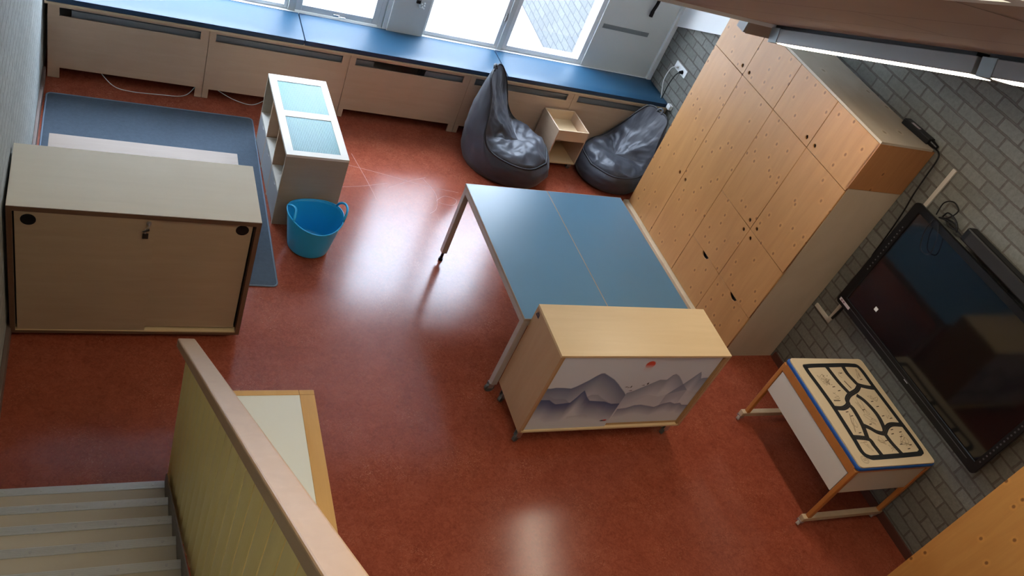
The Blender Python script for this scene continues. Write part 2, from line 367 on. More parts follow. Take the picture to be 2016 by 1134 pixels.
# worn scratches on the floor, part of the floor
sb = MB()
for pts in ([(2.28,-0.72),(2.6,-0.80),(2.95,-0.90),(3.25,-0.95)], [(2.35,-0.55),(2.42,-0.9),(2.46,-1.15)], [(2.6,-0.98),(2.8,-0.86),(2.98,-0.78)],
            [(2.1,-1.05),(2.35,-1.0),(2.6,-0.92)], [(2.95,-0.8),(3.02,-1.0),(2.98,-1.2),(2.9,-1.28)], [(3.0,-1.1),(3.1,-1.02),(3.2,-1.06),(3.14,-1.14),(3.02,-1.12)]):
    sb.ribbon([(p.x, p.y) for p in catmull([(a, c, 0) for a, c in pts], 8)], 0.0035, 0.0006)
sb.build('scratch_marks', CHAIR_SCR, fl, fix=False)
# left wall
b = MB(); b.box((-0.25,-9,0),(-0.03,0.75,5.2)); struct(b.build('wall_left', BRICK_L))
b = MB(); b.box((-0.03,-3.86,0),(-0.008,-0.0,0.09)); struct(b.build('baseboard_left', SKIRT, bevel=0.003))
# right wall (object rotated so its face follows the cupboards)
b = MB(); b.box((0,-9.2,0),(0.25,0.9,5.2)); wr = struct(b.build('wall_right', BRICK)); wr.location = (XR,0,0); wr.rotation_euler = (0,0,WA)
b = MB(); b.box((-0.015,-4.95,0),(0.0,-2.83,0.07)); br_ = struct(b.build('baseboard_right', SKIRT_R, bevel=0.002)); br_.location = (XR,0,0); br_.rotation_euler = (0,0,WA)
# white plastered triangle above the brick by the window
b = MB()
zt = lambda y: 1.31-0.427*(y-0.489)
b.add([(x,y,z) for x in (-0.03,0.0) for (y,z) in ((0.50,zt(0.50)),(-0.84,zt(-0.84)),(-0.84,3.2),(0.50,3.2))], [(3,2,1,0),(4,5,6,7),(0,1,5,4),(1,2,6,5),(2,3,7,6),(3,0,4,7)])
o = struct(b.build('trim_1', PLASTER)); o.location = (XR,0,0); o.rotation_euler = (0,0,WA)
# back wall around the windows
WT = 3.05; WTL = 2.45
b = MB()
b.box((-0.25,0.55,-0.1),(5.95,0.75,0.68))                 # below the sills
b.box((-0.25,0.5,WT),(5.95,0.75,5.2))                     # above
b.box((-0.25,0.5,WTL),(2.69,0.75,WT))
b.box((4.76,0.5,0.68),(5.95,0.75,WT))                     # white panel right of the glass
b.box((-0.25,0.5,0.68),(-0.03,0.75,WTL))
struct(b.build('wall_back', OFFWHITE))
b = MB(); b.box((-0.03,0.47,0.60),(5.62,0.552,0.685)); struct(b.build('trim_2', WHITE, bevel=0.004))   # sill
b = MB(); b.box((2.68,0.455,0.60),(3.022,0.76,WT+0.02)); struct(b.build('trim_3', OFFWHITE, bevel=0.004))   # pillar
b = MB(); b.box((2.60,0.50,0.68),(2.64,0.62,WTL)); b.box((2.645,0.48,0.68),(2.682,0.62,WTL)); struct(b.build('trim_4', WHITE, bevel=0.004))
b = MB(); b.box((5.56,0.462,0.60),(5.615,0.50,3.2)); struct(b.build('trim_5', WHITE, bevel=0.004))
def frame_mb(x0, x1, z0, z1, w, y0=0.52, y1=0.58, bw=None):
    b = MB(); bw = w if bw is None else bw
    b.box((x0,y0,z0),(x0+w,y1,z1)); b.box((x1-w,y0,z0),(x1,y1,z1)); b.box((x0+w,y0,z0),(x1-w,y1,z0+bw)); b.box((x0+w,y0,z1-w),(x1-w,y1,z1)); return b
def window(n, x0, x1, z0, z1, w, y0=0.52, bw=None):
    fr = struct(frame_mb(x0, x1, z0, z1, w, y0, y0+0.07, bw).build('window_%d' % n, WHITE, bevel=0.004))
    g = MB(); g.box((x0+w,y0+0.03,z0+(bw or w)),(x1-w,y0+0.034,z1-w)); g.build('window_pane', GLASS, fr); return fr
window(1, -0.03, 1.80, 0.685, WTL, 0.035)
w2 = window(2, 1.86, 2.60, 0.70, WTL, 0.055, 0.50)
hb = MB(); hb.box((2.19,0.485,0.708),(2.25,0.50,0.728)); hb.box((2.235,0.47,0.712),(2.30,0.485,0.722)); hb.build('window_handle', STEEL, w2, bevel=0.003)
b = MB(); b.box((1.80,0.50,0.68),(1.86,0.62,WTL)); struct(b.build('trim_6', OFFWHITE, bevel=0.004))
w3 = window(3, 3.022, 3.81, 0.685, WT, 0.04)
lb = MB(); lb.box((3.785,0.50,0.98),(3.80,0.52,1.06)); lb.build('window_latch', GREYMETAL, w3, bevel=0.003)
b = MB(); b.box((3.808,0.50,0.68),(3.858,0.62,WT)); struct(b.build('trim_7', OFFWHITE, bevel=0.004))
window(4, 3.858, 4.762, 0.685, WT, 0.05)
# rear wall behind the camera, main roof
b = MB(); b.box((-0.3,-9.1,-0.1),(6.6,-8.9,6.0)); struct(b.build('wall_front', PLASTER))
CS = 0.445
cz = lambda y: 2.49-CS*(y+2.0)
def slab(x0, x1, y0, y1, t=0.06):
    lo = [(x0,y0,cz(y0)),(x1,y0,cz(y0)),(x1,y1,cz(y1)),(x0,y1,cz(y1))]; return lo, [(x,y,z+t) for x,y,z in lo]
b = MB(); b.hexa(*slab(2.58, 5.95, -8.95, -2.0))
sl = struct(b.build('ceiling', CEIL))
# board joints of the sloped ceiling
sm = MB()
def seam(p, q, w=0.006):
    p = Vector((p[0],p[1],cz(p[1])-0.0015)); q = Vector((q[0],q[1],cz(q[1])-0.0015)); d = (q-p).normalized(); nrm = Vector((0,CS,1)).normalized(); s = d.cross(nrm)*w/2
    sm.add([p-s,q-s,q+s,p+s],[(0,1,2,3)])
for x in (3.12, 3.66, 4.2, 4.74, 5.28): seam((x,-8.8),(x,-2.0))
for x, ys in ((2.85,(-4.72,-3.2)),(3.4,(-3.9,-5.4)),(3.93,(-3.05,-4.3)),(4.47,(-2.6,-3.6))):
    for y in ys: seam((x-0.27,y),(x+0.27,y))
sm.build('ceiling_joint', SEAM, sl, fix=False)
b = MB(); b.hexa(*slab(-0.25, 2.58, -4.2, -2.0)); b.hexa(*slab(-0.25,2.58,-8.95,-6.6)); b.hexa(*slab(-0.25,0.7,-6.6,-4.2))
b.box((-0.25,-2.06,2.49),(5.95,-2.0,3.3)); b.box((-0.25,-2.06,3.25),(5.95,0.75,3.35))
struct(b.build('ceiling', PLASTER))
# skylight in the left part of the slope
sk = MB()
for (x0,x1,y0,y1) in ((0.7,0.76,-6.6,-4.2),(2.52,2.58,-6.6,-4.2),(0.76,2.52,-6.6,-6.54),(0.76,2.52,-4.26,-4.2),(0.76,2.52,-4.98,-4.92)):
    sk.hexa(*slab(x0,x1,y0,y1,0.09))
skf = struct(sk.build('window_5', WHITE))
g = MB(); lo, hi = slab(0.76,2.52,-6.54,-4.26,0.005); g.hexa([(x,y,z+0.05) for x,y,z in lo],[(x,y,z+0.05) for x,y,z in hi]); 
g.build('window_pane', glass_mat('frosted_skylight', (0.50, 0.44, 0.35)), skf)
# outside
b = MB(); b.box((-6,0.75,-0.12),(14,16,-0.02)); o = struct(b.build('trim_8', OUTGROUND))
b = MB(); b.box((0,0,-0.02),(0.2,2.9,2.2)); o = struct(b.build('wall_outside', BRICK_OUT)); o.location = (5.14,0.95,0); o.rotation_euler = (0,0,-0.06)

# unseen building added across the yard to block low sky from the window reflections
b = MB(); b.box((-14,8.0,-0.1),(22,8.3,7.4)); struct(b.build('wall_unseen_blocker', brick('blocker_brick', ('X','Z'), (0.30,0.29,0.28), (0.25,0.25,0.24), (0.2,0.2,0.2))))

# ------------------------------------------------------------------ window bench
bench = thing('window_bench', 'long pale birch plywood window bench over radiators, under the blue cushions', 'bench', (0,0,0))
seams = [0.0, 1.1429, 2.2951, 3.426, 4.5307, 5.63]
ZB = 0.629
for i in range(5):
    x0, x1 = seams[i]+0.002, seams[i+1]-0.002
    fl_, fr_ = (0.117-0.02, 0.055) if i == 0 else (0.055, 0.055)
    if i == 4: fr_ = 0.08
    zc = 0.095-0.004*i
    outer = [(x0,0.003),(x0+fl_*0.85,0.003),(x0+fl_*0.85,zc),(x1-fr_,zc),(x1-fr_,0.003),(x1,0.003),(x1,ZB),(x0,ZB)]
    s0, s1 = x0+(0.078 if i == 0 else 0.05), x1-0.062
    plate('front_panel', outer, [[(s0,0.538),(s1,0.538),(s1,0.612),(s0,0.612)]], 0.018, BIRCH, bench, 'xz', 0.009)
b = MB(); b.box((-0.02,-0.006,ZB),(5.63,0.468,ZB+0.017)); b.build('seat_board', BIRCH_X, bench, bevel=0.002)
for s in seams[1:-1]:
    b = MB(); b.box((s-0.009,0.018,0.0),(s+0.009,0.45,ZB)); b.build('divider', BIRCH, bench)
def radiator(x0, x1, label):
    t = thing('radiator', label, 'radiator', ((x0+x1)/2, 0.13, 0.12))
    w2_ = (x1-x0)/2; m = MB()
    m.box((-w2_,-0.09,0),(w2_,-0.07,0.46)); m.box((-w2_,0.09,0),(w2_,0.07,0.46))
    for k in range(int((x1-x0)/0.05)): m.box((-w2_+0.02+k*0.05,-0.07,0.02),(-w2_+0.03+k*0.05,0.07,0.44))
    m.build('fin_block', RADIATOR, t)
    m = MB(); m.box((-w2_,-0.10,0.45),(w2_,0.10,0.465)); 
    for k in range(5): m.box((-w2_+0.01,-0.09+k*0.04,0.465),(w2_-0.01,-0.075+k*0.04,0.472))
    m.build('top_grille', RADIATOR, t)
radiator(0.16, 1.10, 'grey radiator behind the slot of the leftmost bench panel')
radiator(1.18, 2.26, 'grey radiator behind the second bench panel from the left, above the toy shelf')
radiator(2.33, 2.52, 'short grey radiator end at the left of the mostly dark third bench slot')
radiator(3.00, 3.39, 'short grey radiator at the right of the mostly dark third bench slot')
radiator(3.46, 4.50, 'grey radiator behind the bench slot between the left beanbag and small trolley')
radiator(4.56, 5.55, 'grey radiator behind the rightmost bench slot above the small trolley')
def cable(name, pts, r, mt, label, cat='cable', parent=None, n=8):
    o = MB().tube(catmull(pts, 8), r, n).build(name, mt, parent, smooth=True)
    if parent is None: tag(o, label, cat)
    return o
cable('power_cable', [(0.36,0.05,0.09),(0.47,-0.05,0.03),(0.6,-0.06,0.006),(0.8,-0.05,0.006),(1.0,-0.04,0.02),(1.09,0.03,0.08)], 0.003, CABLE_W, 'thin white cable sagging below the leftmost bench panel')
cable('power_cable', [(1.25,0.03,0.085),(1.4,-0.005,0.03),(1.55,-0.02,0.01),(1.66,0.04,0.03)], 0.003, CABLE_W, 'thin white cable under the second bench panel, left of the toy shelf')
# cushions
def cushion(x0, x1, label):
    t = thing('bench_cushion', label, 'cushion', ((x0+x1)/2, 0.232, ZB+0.017), 0, 'blue vinyl cushions on the window bench')
    w_ = (x1-x0)/2-0.004; d0, d1 = -0.232, 0.236
    m = MB(); nx, ny = 30, 10; top = 0.05
    vs = []; 
    for i in range(nx+1):
        for j in range(ny+1):
            u = -1+2*i/nx; v = -1+2*j/ny
            x = u*w_; y = d0+(d1-d0)*(j/ny)
            puff = (1-abs(u)**14)*(1-abs(v)**8)
            vs.append((x, y, top-0.008+0.010*puff+0.0012*mnoise.noise(Vector((x*3+x0, y*6, 0)))))
    fs = [(i*(ny+1)+j,(i+1)*(ny+1)+j,(i+1)*(ny+1)+j+1,i*(ny+1)+j+1) for i in range(nx) for j in range(ny)]
    m.add(vs, fs); tp = m.build('top_cover', BLUEVINYL, t, smooth=True)
    m = MB(); m.box((-w_,d0,0.0),(w_,d1,top-0.008)); m.build('side_band', NAVYVINYL, t, bevel=0.006)
    m = MB(); m.tube([(-w_,d0,top-0.008),(w_,d0,top-0.008),(w_,d1,top-0.008),(-w_,d1,top-0.008)], 0.003, 6, closed=True); m.build('piping', NAVYVINYL, t)
cushion(-0.015, 1.889, 'blue vinyl bench cushion at the far left, in front of the wide window')
cushion(1.889, 3.775, 'middle blue vinyl bench cushion, in front of the white pillar')
cushion(3.775, 5.615, 'blue vinyl bench cushion at the right end, behind both beanbags')

# wall details at the window
v = MB(); v.box((4.808,0.494,1.128),(5.35,0.501,1.172))
for k in range(4): v.box((4.815,0.491,1.135+k*0.009),(5.343,0.494,1.138+k*0.009))
tag(v.build('wall_vent', VENTGREY), 'narrow grey vent strip in the white panel right of the window', 'vent')
t = thing('window_winder', 'black hanging winder handle on the white panel above the vent', 'handle', (5.25,0.49,1.36))
MB().tube(catmull([(0.0,-0.03,0.0),(0.0,-0.028,0.06),(0.01,-0.03,0.14),(0.015,-0.015,0.22),(0.0,-0.0,0.26)],6), [0.02]*6+[0.017]*12+[0.012]*7, 10).build('grip', BLACK, t, smooth=True)
MB().box((-0.03,-0.006,0.24),(0.03,0.008,0.30)).build('mount', STEEL, t, bevel=0.004)
t = thing('hanging_ornament', 'small clear glass bead cluster with dark clip on the white pillar', 'ornament', (2.91,0.43,0.985))
m = MB()
for k in range(9):
    a = k*2.4; m.lathe([(0.0,-0.014),(0.012,0.0),(0.0,0.014)], 6, (0.02+0.02*math.cos(a), 0.008*math.sin(a), 0.012*k*0.5-0.01))
m.build('bead_cluster', plain('clear_bead', (0.75,0.78,0.78), 0.1), t)
MB().box((-0.04,-0.01,0.03),(0.0,0.012,0.06)).build('clip', BLACK, t, bevel=0.004)
MB().tube([(0.0,0,0.05),(0.0,0.0,0.35)],0.002,6).build('cord', BLACK, t)

# wall socket with two plugs (local y runs along the wall, x out of the wall is negative)
def wallthing(name, label, cat, y, z, group=None):
    return thing(name, label, cat, (wx(y), y, z), WA, group)
def yzplate(name, pts, x0, x1, mt, parent, bevel=0.0):
    m = MB(); n = len(pts)
    vs = [(x0,p[0],p[1]) for p in pts]+[(x1,p[0],p[1]) for p in pts]
    fs = [tuple(range(n-1,-1,-1)), tuple(range(n,2*n))]+[(i,(i+1)%n,n+(i+1)%n,n+i) for i in range(n)]
    m.add(vs, fs); return m.build(name, mt, parent, bevel=bevel)
t = wallthing('wall_socket', 'white double wall socket on the grey brick beside the bench', 'socket', 0.10, 1.045)
yzplate('cover_plate', rrect(-0.112,-0.040,0.112,0.040,0.008), -0.012, -0.001, WHITE, t, 0.002)
for k in (-0.05, 0.03):
    MB().cyl((-0.0125,k,0),(-0.0135,k,0),0.022,20).build('outlet', OFFWHITE, t)
wy = 0.05
t = thing('power_plug', 'black plug in the right outlet of the double wall socket', 'plug', (wx(0.05)-0.014, 0.05, 1.04), WA)
MB().cyl((0,0,0),(-0.035,0,-0.005),0.020,16,0.014).build('plug_body', BLACK, t, smooth=False)
MB().tube(catmull([(-0.035,0,-0.005),(-0.06,0.01,-0.06),(-0.06,0.03,-0.18),(-0.04,0.05,-0.30),(-0.035,0.055,-0.36)],8),0.005,8).build('plug_cable', BLACK, t, smooth=True)
t = thing('power_plug', 'white plug and cable in the left outlet of the double wall socket', 'plug', (wx(0.15)-0.014, 0.15, 1.045), WA)
MB().cyl((0,0,0),(-0.03,0,-0.004),0.018,16,0.014).build('plug_body', WHITE, t)
MB().tube(catmull([(-0.03,0,-0.004),(-0.06,0.02,-0.05),(-0.07,0.02,-0.18),(-0.05,-0.02,-0.30),(-0.04,-0.04,-0.36)],8),0.005,8).build('plug_cable', CABLE_W, t, smooth=True)
t = thing('junction_box', 'small white cable box at the corner where the bench meets the brick wall', 'cable box', (wx(-0.04)-0.001, -0.04, 0.66), WA)
MB().box((-0.04,-0.03,0),(0,0.03,0.05)).build('box_body', WHITE, t, bevel=0.004)

# ------------------------------------------------------------------ tall knotty plywood cupboard
TY = -2.825; TXn = XR-math.tan(WA)*TY-0.565-0.005
T = thing('plywood_cupboard', 'tall knotty plywood cupboard with many doors against the brick wall beside the beanbags', 'cupboard', (TXn, TY, 0), WA)
TL, TH, TD = 1.987, 2.187, 0.560
cols = [0.0, 0.5145, 1.009, 1.507, 1.987]
b = MB(); b.box((0.02,0.0,0.0),(TD,0.018,1.80)); b.build('side_panel', SPRUCE_PALE, T)
b = MB(); b.box((0.0,-0.002,1.803),(TD+0.0,0.018,TH-0.0)); b.build('upper_side_panel', SPRUCE_SIDE, T)
b = MB(); b.box((0.02,TL-0.018,0.0),(TD,TL,TH)); b.build('side_panel', SPRUCE_PALE, T)
b = MB(); b.box((0.0,0.0,TH),(TD-0.03,TL,TH+0.018)); b.build('top_panel', SPRUCE_TOP, T)
b = MB(); b.box((0.03,0.018,0.0),(0.05,TL-0.018,TH)); b.build('dark_interior_sheet', DARK, T)  # dark sheet stands in for the shaded interior behind seams and holes
b = MB(); b.box((-0.045,0.0,0.0),(0.02,TL+0.02,0.035)); b.build('plinth', CREAMRAIL, T, bevel=0.003)
ZD = 0.04; H1 = 1.777; g_ = 0.003
for c in range(4):
    y0, y1 = cols[c]+g_, cols[c+1]-g_
    hy = 0.052
    near = (c % 2 == 0)   # doors come in pairs; finger hole by the meeting edge
    yh = (y1-hy) if near else (y0+hy)
    def door(z0, z1, holes):
        plate('door', [(y0,z0),(y1,z0),(y1,z1),(y0,z1)], [circle(yh, z, 0.016) for z in holes], 0.018, SPRUCE, T, 'yz', 0.009)
    door(H1+g_, TH-g_, [H1+0.055])
    if c < 2:
        door(0.965+g_, H1-g_, [1.013]); door(0.457+g_, 0.965-g_, [0.913])
        cyh = (y0+y1)/2; top = 0.457-g_
        arc = [(cyh+0.050*math.cos(a), top-0.034*math.sin(a)) for a in [PI*k/12 for k in range(13)]]
        plate('drawer_front', [(y0,ZD),(y1,ZD),(y1,top)]+arc+[(y0,top)], [], 0.018, SPRUCE, T, 'yz', 0.009)
    else:
        door(ZD, H1-g_, [0.725])
# second plywood cupboard, near right
T2 = thing('plywood_cupboard', 'near knotty plywood cupboard cut off by the bottom right corner of the photo', 'cupboard', (wx(-4.905)-0.455, -4.905, 0), WA)
plate('door', [(-0.60,0.04),(-0.002,0.04),(-0.002,2.18),(-0.60,2.18)], [], 0.018, SPRUCE_LAMPLIT, T2, 'yz', 0.009)
plate('door', [(-1.2,0.04),(-0.604,0.04),(-0.604,2.18),(-1.2,2.18)], [], 0.018, SPRUCE_LAMPLIT, T2, 'yz', 0.009)
b = MB(); b.box((0.019,-0.018,0),(0.45,0.0,2.187)); b.box((0.019,-1.2,0),(0.45,-1.182,2.187)); b.box((0.019,-1.182,0.02),(0.45,-0.018,0.04)); b.build('side_panel', SPRUCE_SIDE, T2)
b = MB(); b.box((0.0,-1.2,2.187),(0.45,0,2.205)); b.build('top_panel', SPRUCE_TOP, T2)

# adapter on top of the tall cupboard
t = thing('power_adapter', 'black power adapter with white label on top of the tall plywood cupboard', 'adapter', (5.655, -2.62, 2.206), WA+0.12)
MB().box((-0.045,-0.13,0.0),(0.03,0.13,0.045)).build('adapter_body', BLACK, t, bevel=0.006)
MB().box((-0.035,-0.01,0.0452),(-0.005,0.07,0.0462)).build('label_sticker', STICKER, t)
MB().cyl((0.0,-0.13,0.022),(0.0,-0.19,0.018),0.022,14,0.015).build('plug_end', BLACK, t)
cable('adapter_cable', [(5.68,-2.80,2.215),(5.675,-2.87,2.19),(5.66,-2.90,2.05),(5.64,-2.93,1.9),(5.63,-2.965,1.75),(5.63,-2.985,1.55),(5.64,-2.99,1.35)], 0.006, BLACK, 'black cable hanging from the adapter down beside the cupboard to the television')

# ------------------------------------------------------------------ television panel and what hangs by it
TVy0, TVy1, TVz0, TVz1 = -4.64, -3.02, 0.912, 1.905
t = wallthing('wall_television', 'large black interactive television screen on the brick wall above the road-map table', 'television', 0.0, 0.0)
X0 = -0.115; X1 = -0.04
plate('bezel', rrect(TVy0,TVz0,TVy1,TVz1,0.03), [[(TVy0+0.05,TVz0+0.075),(TVy1-0.065,TVz0+0.075),(TVy1-0.065,TVz1-0.05),(TVy0+0.05,TVz1-0.05)]], 0.03, BLACK, t, 'yz', X0+0.015)
b = MB(); b.box((X0+0.012,TVy0+0.045,TVz0+0.07),(X0+0.02,TVy1-0.06,TVz1-0.045)); b.build('screen', BLACKGLOSS, t)
b = MB(); b.box((X0+0.028,TVy0+0.02,TVz0+0.02),(-0.035,TVy1-0.02,TVz1-0.02)); b.build('back_housing', BLACK, t, bevel=0.01)
b = MB(); b.box((-0.036,-4.2,1.15),(0.0,-3.4,1.65)); b.build('wall_bracket', GREYMETAL, t)
b = MB(); b.box((X0-0.0012,TVy0+0.10,TVz0+0.045),(X0+0.001,TVy1-0.02,TVz0+0.05)); b.build('pen_ledge', plain('dark_grey_ledge',(0.05,0.05,0.055),0.4), t)
b = MB()
for k in range(14):
    z = 1.28+k*0.032; b.cyl((X0-0.001,TVy1-0.045,z),(X0+0.001,TVy1-0.045,z),0.006,8)
b.build('button_icons', plain('icon_grey',(0.10,0.10,0.105),0.5), t)
b = MB()
for k in range(14):
    z = 1.02+k*0.032; b.cyl((X0-0.001,TVy0+0.028,z),(X0+0.001,TVy0+0.028,z),0.007,8)
b.build('speaker_holes', plain('icon_grey_2',(0.06,0.06,0.065),0.5), t)
b = MB(); b.box((X0-0.002,-3.165,0.938),(X0+0.0,-3.045,0.962)); b.build('label_sticker', STICKER, t)
for yy in (-3.068, -3.095): MB().cyl((X0-0.0025,yy,0.95),(X0-0.002,yy,0.95),0.008,12).build('sticker_icon', plain('icon_mauve',(0.25,0.16,0.22),0.5), t)
MB().box((X0-0.0012,-3.90,0.948),(X0-0.0,-3.86,0.954)).build('badge', plain('badge_grey',(0.35,0.35,0.36),0.4), t)
b = MB(); b.box((X0+0.008,-3.345,1.105),(X0+0.0118,-3.315,1.135)); b.build('screen_glint', WHITE, t, bevel=0.001)  # small white patch painted in for a reflection on the screen
# loudspeaker bar above
t = wallthing('soundbar', 'black soundbar mounted on the brick wall above the television', 'speaker', -4.1, 1.93)
b = MB(); b.box((-0.11,-0.62,0.0),(-0.02,0.66,0.10)); b.build('speaker_body', BLACK, t, bevel=0.012)
b = MB(); b.box((-0.112,-0.58,0.012),(-0.110,0.62,0.088)); b.build('speaker_grille', plain('speaker_cloth',(0.016,0.016,0.018),0.9,bump=0.5,bscale=400), t)
for q in (-0.35, 0.35):
    b = MB(); b.box((-0.02,q-0.05,0.02),(-0.001,q+0.05,0.07)); b.build('speaker_bracket', BLACK, t)
# loose cable loops on top of the screen
def wc(x, y, z): return (wx(y)+x, y, z)
cable('cable_loop', [wc(-0.06,-3.17,1.91),wc(-0.05,-3.15,2.0),wc(-0.045,-3.20,2.05),wc(-0.045,-3.27,2.03),wc(-0.05,-3.25,1.95),wc(-0.06,-3.20,1.91),wc(-0.05,-3.27,1.935),wc(-0.045,-3.38,1.93),wc(-0.05,-3.42,1.93)], 0.005, BLACK, 'black cable loop sticking up from the top left of the television')
cable('cable_loop', [wc(-0.03,-3.20,1.92),wc(-0.04,-3.22,1.97),wc(-0.05,-3.30,1.975),wc(-0.055,-3.36,1.94),wc(-0.05,-3.30,1.915),wc(-0.04,-3.24,1.93),wc(-0.05,-3.33,1.955),wc(-0.05,-3.37,1.92)], 0.006, BLACK, 'tangled black cable lying between the television and the soundbar')
cable('cable_loop', [wc(-0.125,-3.22,1.90),wc(-0.135,-3.235,1.80),wc(-0.14,-3.30,1.70),wc(-0.14,-3.38,1.72),wc(-0.135,-3.34,1.83),wc(-0.125,-3.27,1.905)], 0.0035, BLACK, 'thin black cable hanging over the top left corner of the screen')
# conduit
t = wallthing('cable_conduit', 'cream plastic cable trunking running behind the television to the cupboard', 'trunking', 0.0, 0.0)
b = MB(); b.box((-0.018,-3.045,0.66),(-0.001,-3.012,2.20)); b.build('vertical_duct', CONDUIT, t, bevel=0.002)
b = MB(); b.box((-0.018,-3.045,0.66),(-0.001,-2.845,0.692)); b.build('horizontal_duct', CONDUIT, t, bevel=0.002)
t = wallthing('hanging_strap', 'short black strap hanging below the lower left corner of the television', 'strap', -3.085, 0.80)
MB().tube([(-0.06,0,0.11),(-0.07,0,0.05),(-0.085,0.0,-0.04)], [0.009,0.010,0.012], 8).build('strap_body', BLACK, t, smooth=True)

# ------------------------------------------------------------------ fluorescent fixtures under the slope
def fixture(y0, y1, label):
    ym = y1; x0 = 4.445+0.085*(y1+2.0)
    t = thing('ceiling_light', label, 'lamp', (x0, y1, cz(y1)), 0, 'lamps in a row under the sloped ceiling')
    t.rotation_euler = (-math.atan(CS), 0, -0.085)
    L = (y1-y0)/math.cos(math.atan(CS))
    b = MB(); b.box((0.0,-L+0.006,-0.112),(0.17,0,-0.022)); b.build('housing', GREYMETAL, t, bevel=0.004)
    b = MB(); b.box((0.012,-L+0.02,-0.117),(0.158,-0.09,-0.112)); b.build('diffuser', DIFF, t)
    b = MB(); b.box((0.006,-L+0.02,-0.022),(0.13,-0.03,0.0)); b.build('gap_shadow_strip', DARK, t)  # dark strip stands in for the shadowed gap between housing and ceiling
    b = MB(); b.box((-0.003,-0.09,-0.116),(0.173,0.003,-0.018)); b.build('end_cap', plain('lamp_end_cap', (0.30,0.36,0.38), 0.4), t, bevel=0.003)
    return t
fixture(-3.62, -2.05, 'grey fluorescent lamp at the lower end of the sloped ceiling, over the cupboard')
fixture(-5.22, -3.64, 'grey fluorescent lamp cut off by the right edge of the photo')
t = thing('ceiling_bracket', 'small grey brown bracket box at the bottom edge of the sloped ceiling', 'bracket', (4.30,-2.0,2.44))
b = MB(); b.box((0.0,0.0,-0.05),(0.24,0.10,0.05)); b.build('bracket_body', CEIL, t); MB().box((-0.02,0.0,-0.045),(0.0,0.09,0.045)).build('bracket_cap', GREYMETAL, t)

# ------------------------------------------------------------------ blue tables
def caster(parent, x, y, z=0.0, r=0.028, mt=None, rot=0.0, top=0.075, name='castor'):
    ca, sa = math.cos(rot), math.sin(rot)
    e = bpy.data.objects.new(name, None)
    m = MB(); m.cyl((x-sa*0.012,y+ca*0.012,z+r),(x+sa*0.012,y-ca*0.012,z+r),r,18)
    w_ = m.build(name, mt or RUBBER, parent, bevel=0.002)
    m = MB(); m.box((x-0.020,y-0.018,z+r*1.2),(x+0.020,y-0.014,z+top)); m.box((x-0.020,y+0.014,z+r*1.2),(x+0.020,y+0.018,z+top)); m.box((x-0.022,y-0.018,z+top-0.008),(x+0.022,y+0.018,z+top))
    m.build('castor_fork', STEEL, w_, bevel=0.001)
    return w_
def blue_table(name_lbl, x0l, wid, origin, rot, full):
    t = thing('blue_table', name_lbl, 'table', origin, rot, 'blue topped tables pushed together')
    D = 1.366; x1l = x0l+wid
    b = MB(); b.box((x0l,0,0.733),(x1l,D,0.75)); b.build('tabletop', BLUELAM, t, bevel=0.0015)
    b = MB(); e = 0.003
    b.box((x0l-e,-e,0.728),(x0l,D+e,0.7495)); b.box((x1l,-e,0.728),(x1l+e,D+e,0.7495)); b.box((x0l,-e,0.728),(x1l,0,0.7495)); b.box((x0l,D,0.728),(x1l,D+e,0.7495)); b.build('edge_band', wood('table_edge_ply',(0.42,0.34,0.27),(0.3,0.22,0.16),0.5), t)
    b = MB(); k = 0.045
    b.box((x0l,k,0.683),(x0l+0.03,D-k,0.728)); b.box((x1l-0.03,k,0.683),(x1l,D-k,0.728)); b.box((x0l+k,0,0.683),(x1l-k,0.03,0.728)); b.box((x0l+k,D-0.03,0.683),(x1l-k,D,0.728)); b.build('apron_frame', GREYPOW, t, bevel=0.002)
    for (lx, ly, wheel) in ((x0l,0,True),(x0l,D-k,False),(x1l-k,0,False),(x1l-k,D-k,True)):
        b = MB(); b.box((lx,ly,0.085),(lx+k,ly+k,0.728)); lg = b.build('leg', GREYPOW, t, bevel=0.003)
        if wheel: 
            c = caster(t, lx+k/2-0.01, ly+k/2, 0.0, 0.034, None, 0.0, 0.09); 
        else:
            b = MB(); b.cyl((lx+k/2,ly+k/2,0.0),(lx+k/2,ly+k/2,0.02),0.018,14); b.cyl((lx+k/2,ly+k/2,0.02),(lx+k/2,ly+k/2,0.085),0.012,12); b.build('levelling_foot', BLACK, lg)
    return t
TBo = (2.8673, -3.1918, 0)
blue_table('left blue topped table, its grey legs standing free on the red floor', 0.0, 0.684, TBo, 0.0259, True)
blue_table('right blue topped table between its twin and the tall plywood cupboard', 0.692, 0.684, TBo, 0.0259, True)

# ------------------------------------------------------------------ mobile cabinet with mountain print
Mo = (2.905, -3.64); MW, MD, MH, MZ = 1.302, 0.430, 0.905, 0.145
M_ = thing('mobile_cabinet', 'honey birch cabinet on castors with a mountain landscape print on its sliding doors', 'cabinet', (Mo[0], Mo[1], 0), 0.013)
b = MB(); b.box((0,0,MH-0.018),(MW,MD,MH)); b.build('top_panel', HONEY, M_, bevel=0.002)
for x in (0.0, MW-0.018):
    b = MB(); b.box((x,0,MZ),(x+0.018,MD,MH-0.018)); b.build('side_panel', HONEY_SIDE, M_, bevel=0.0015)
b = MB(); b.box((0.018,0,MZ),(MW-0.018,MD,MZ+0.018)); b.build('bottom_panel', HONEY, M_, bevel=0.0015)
b = MB(); b.box((0.018,MD-0.01,MZ+0.018),(MW-0.018,MD-0.002,MH-0.018)); b.build('back_panel', HONEY_SIDE, M_)
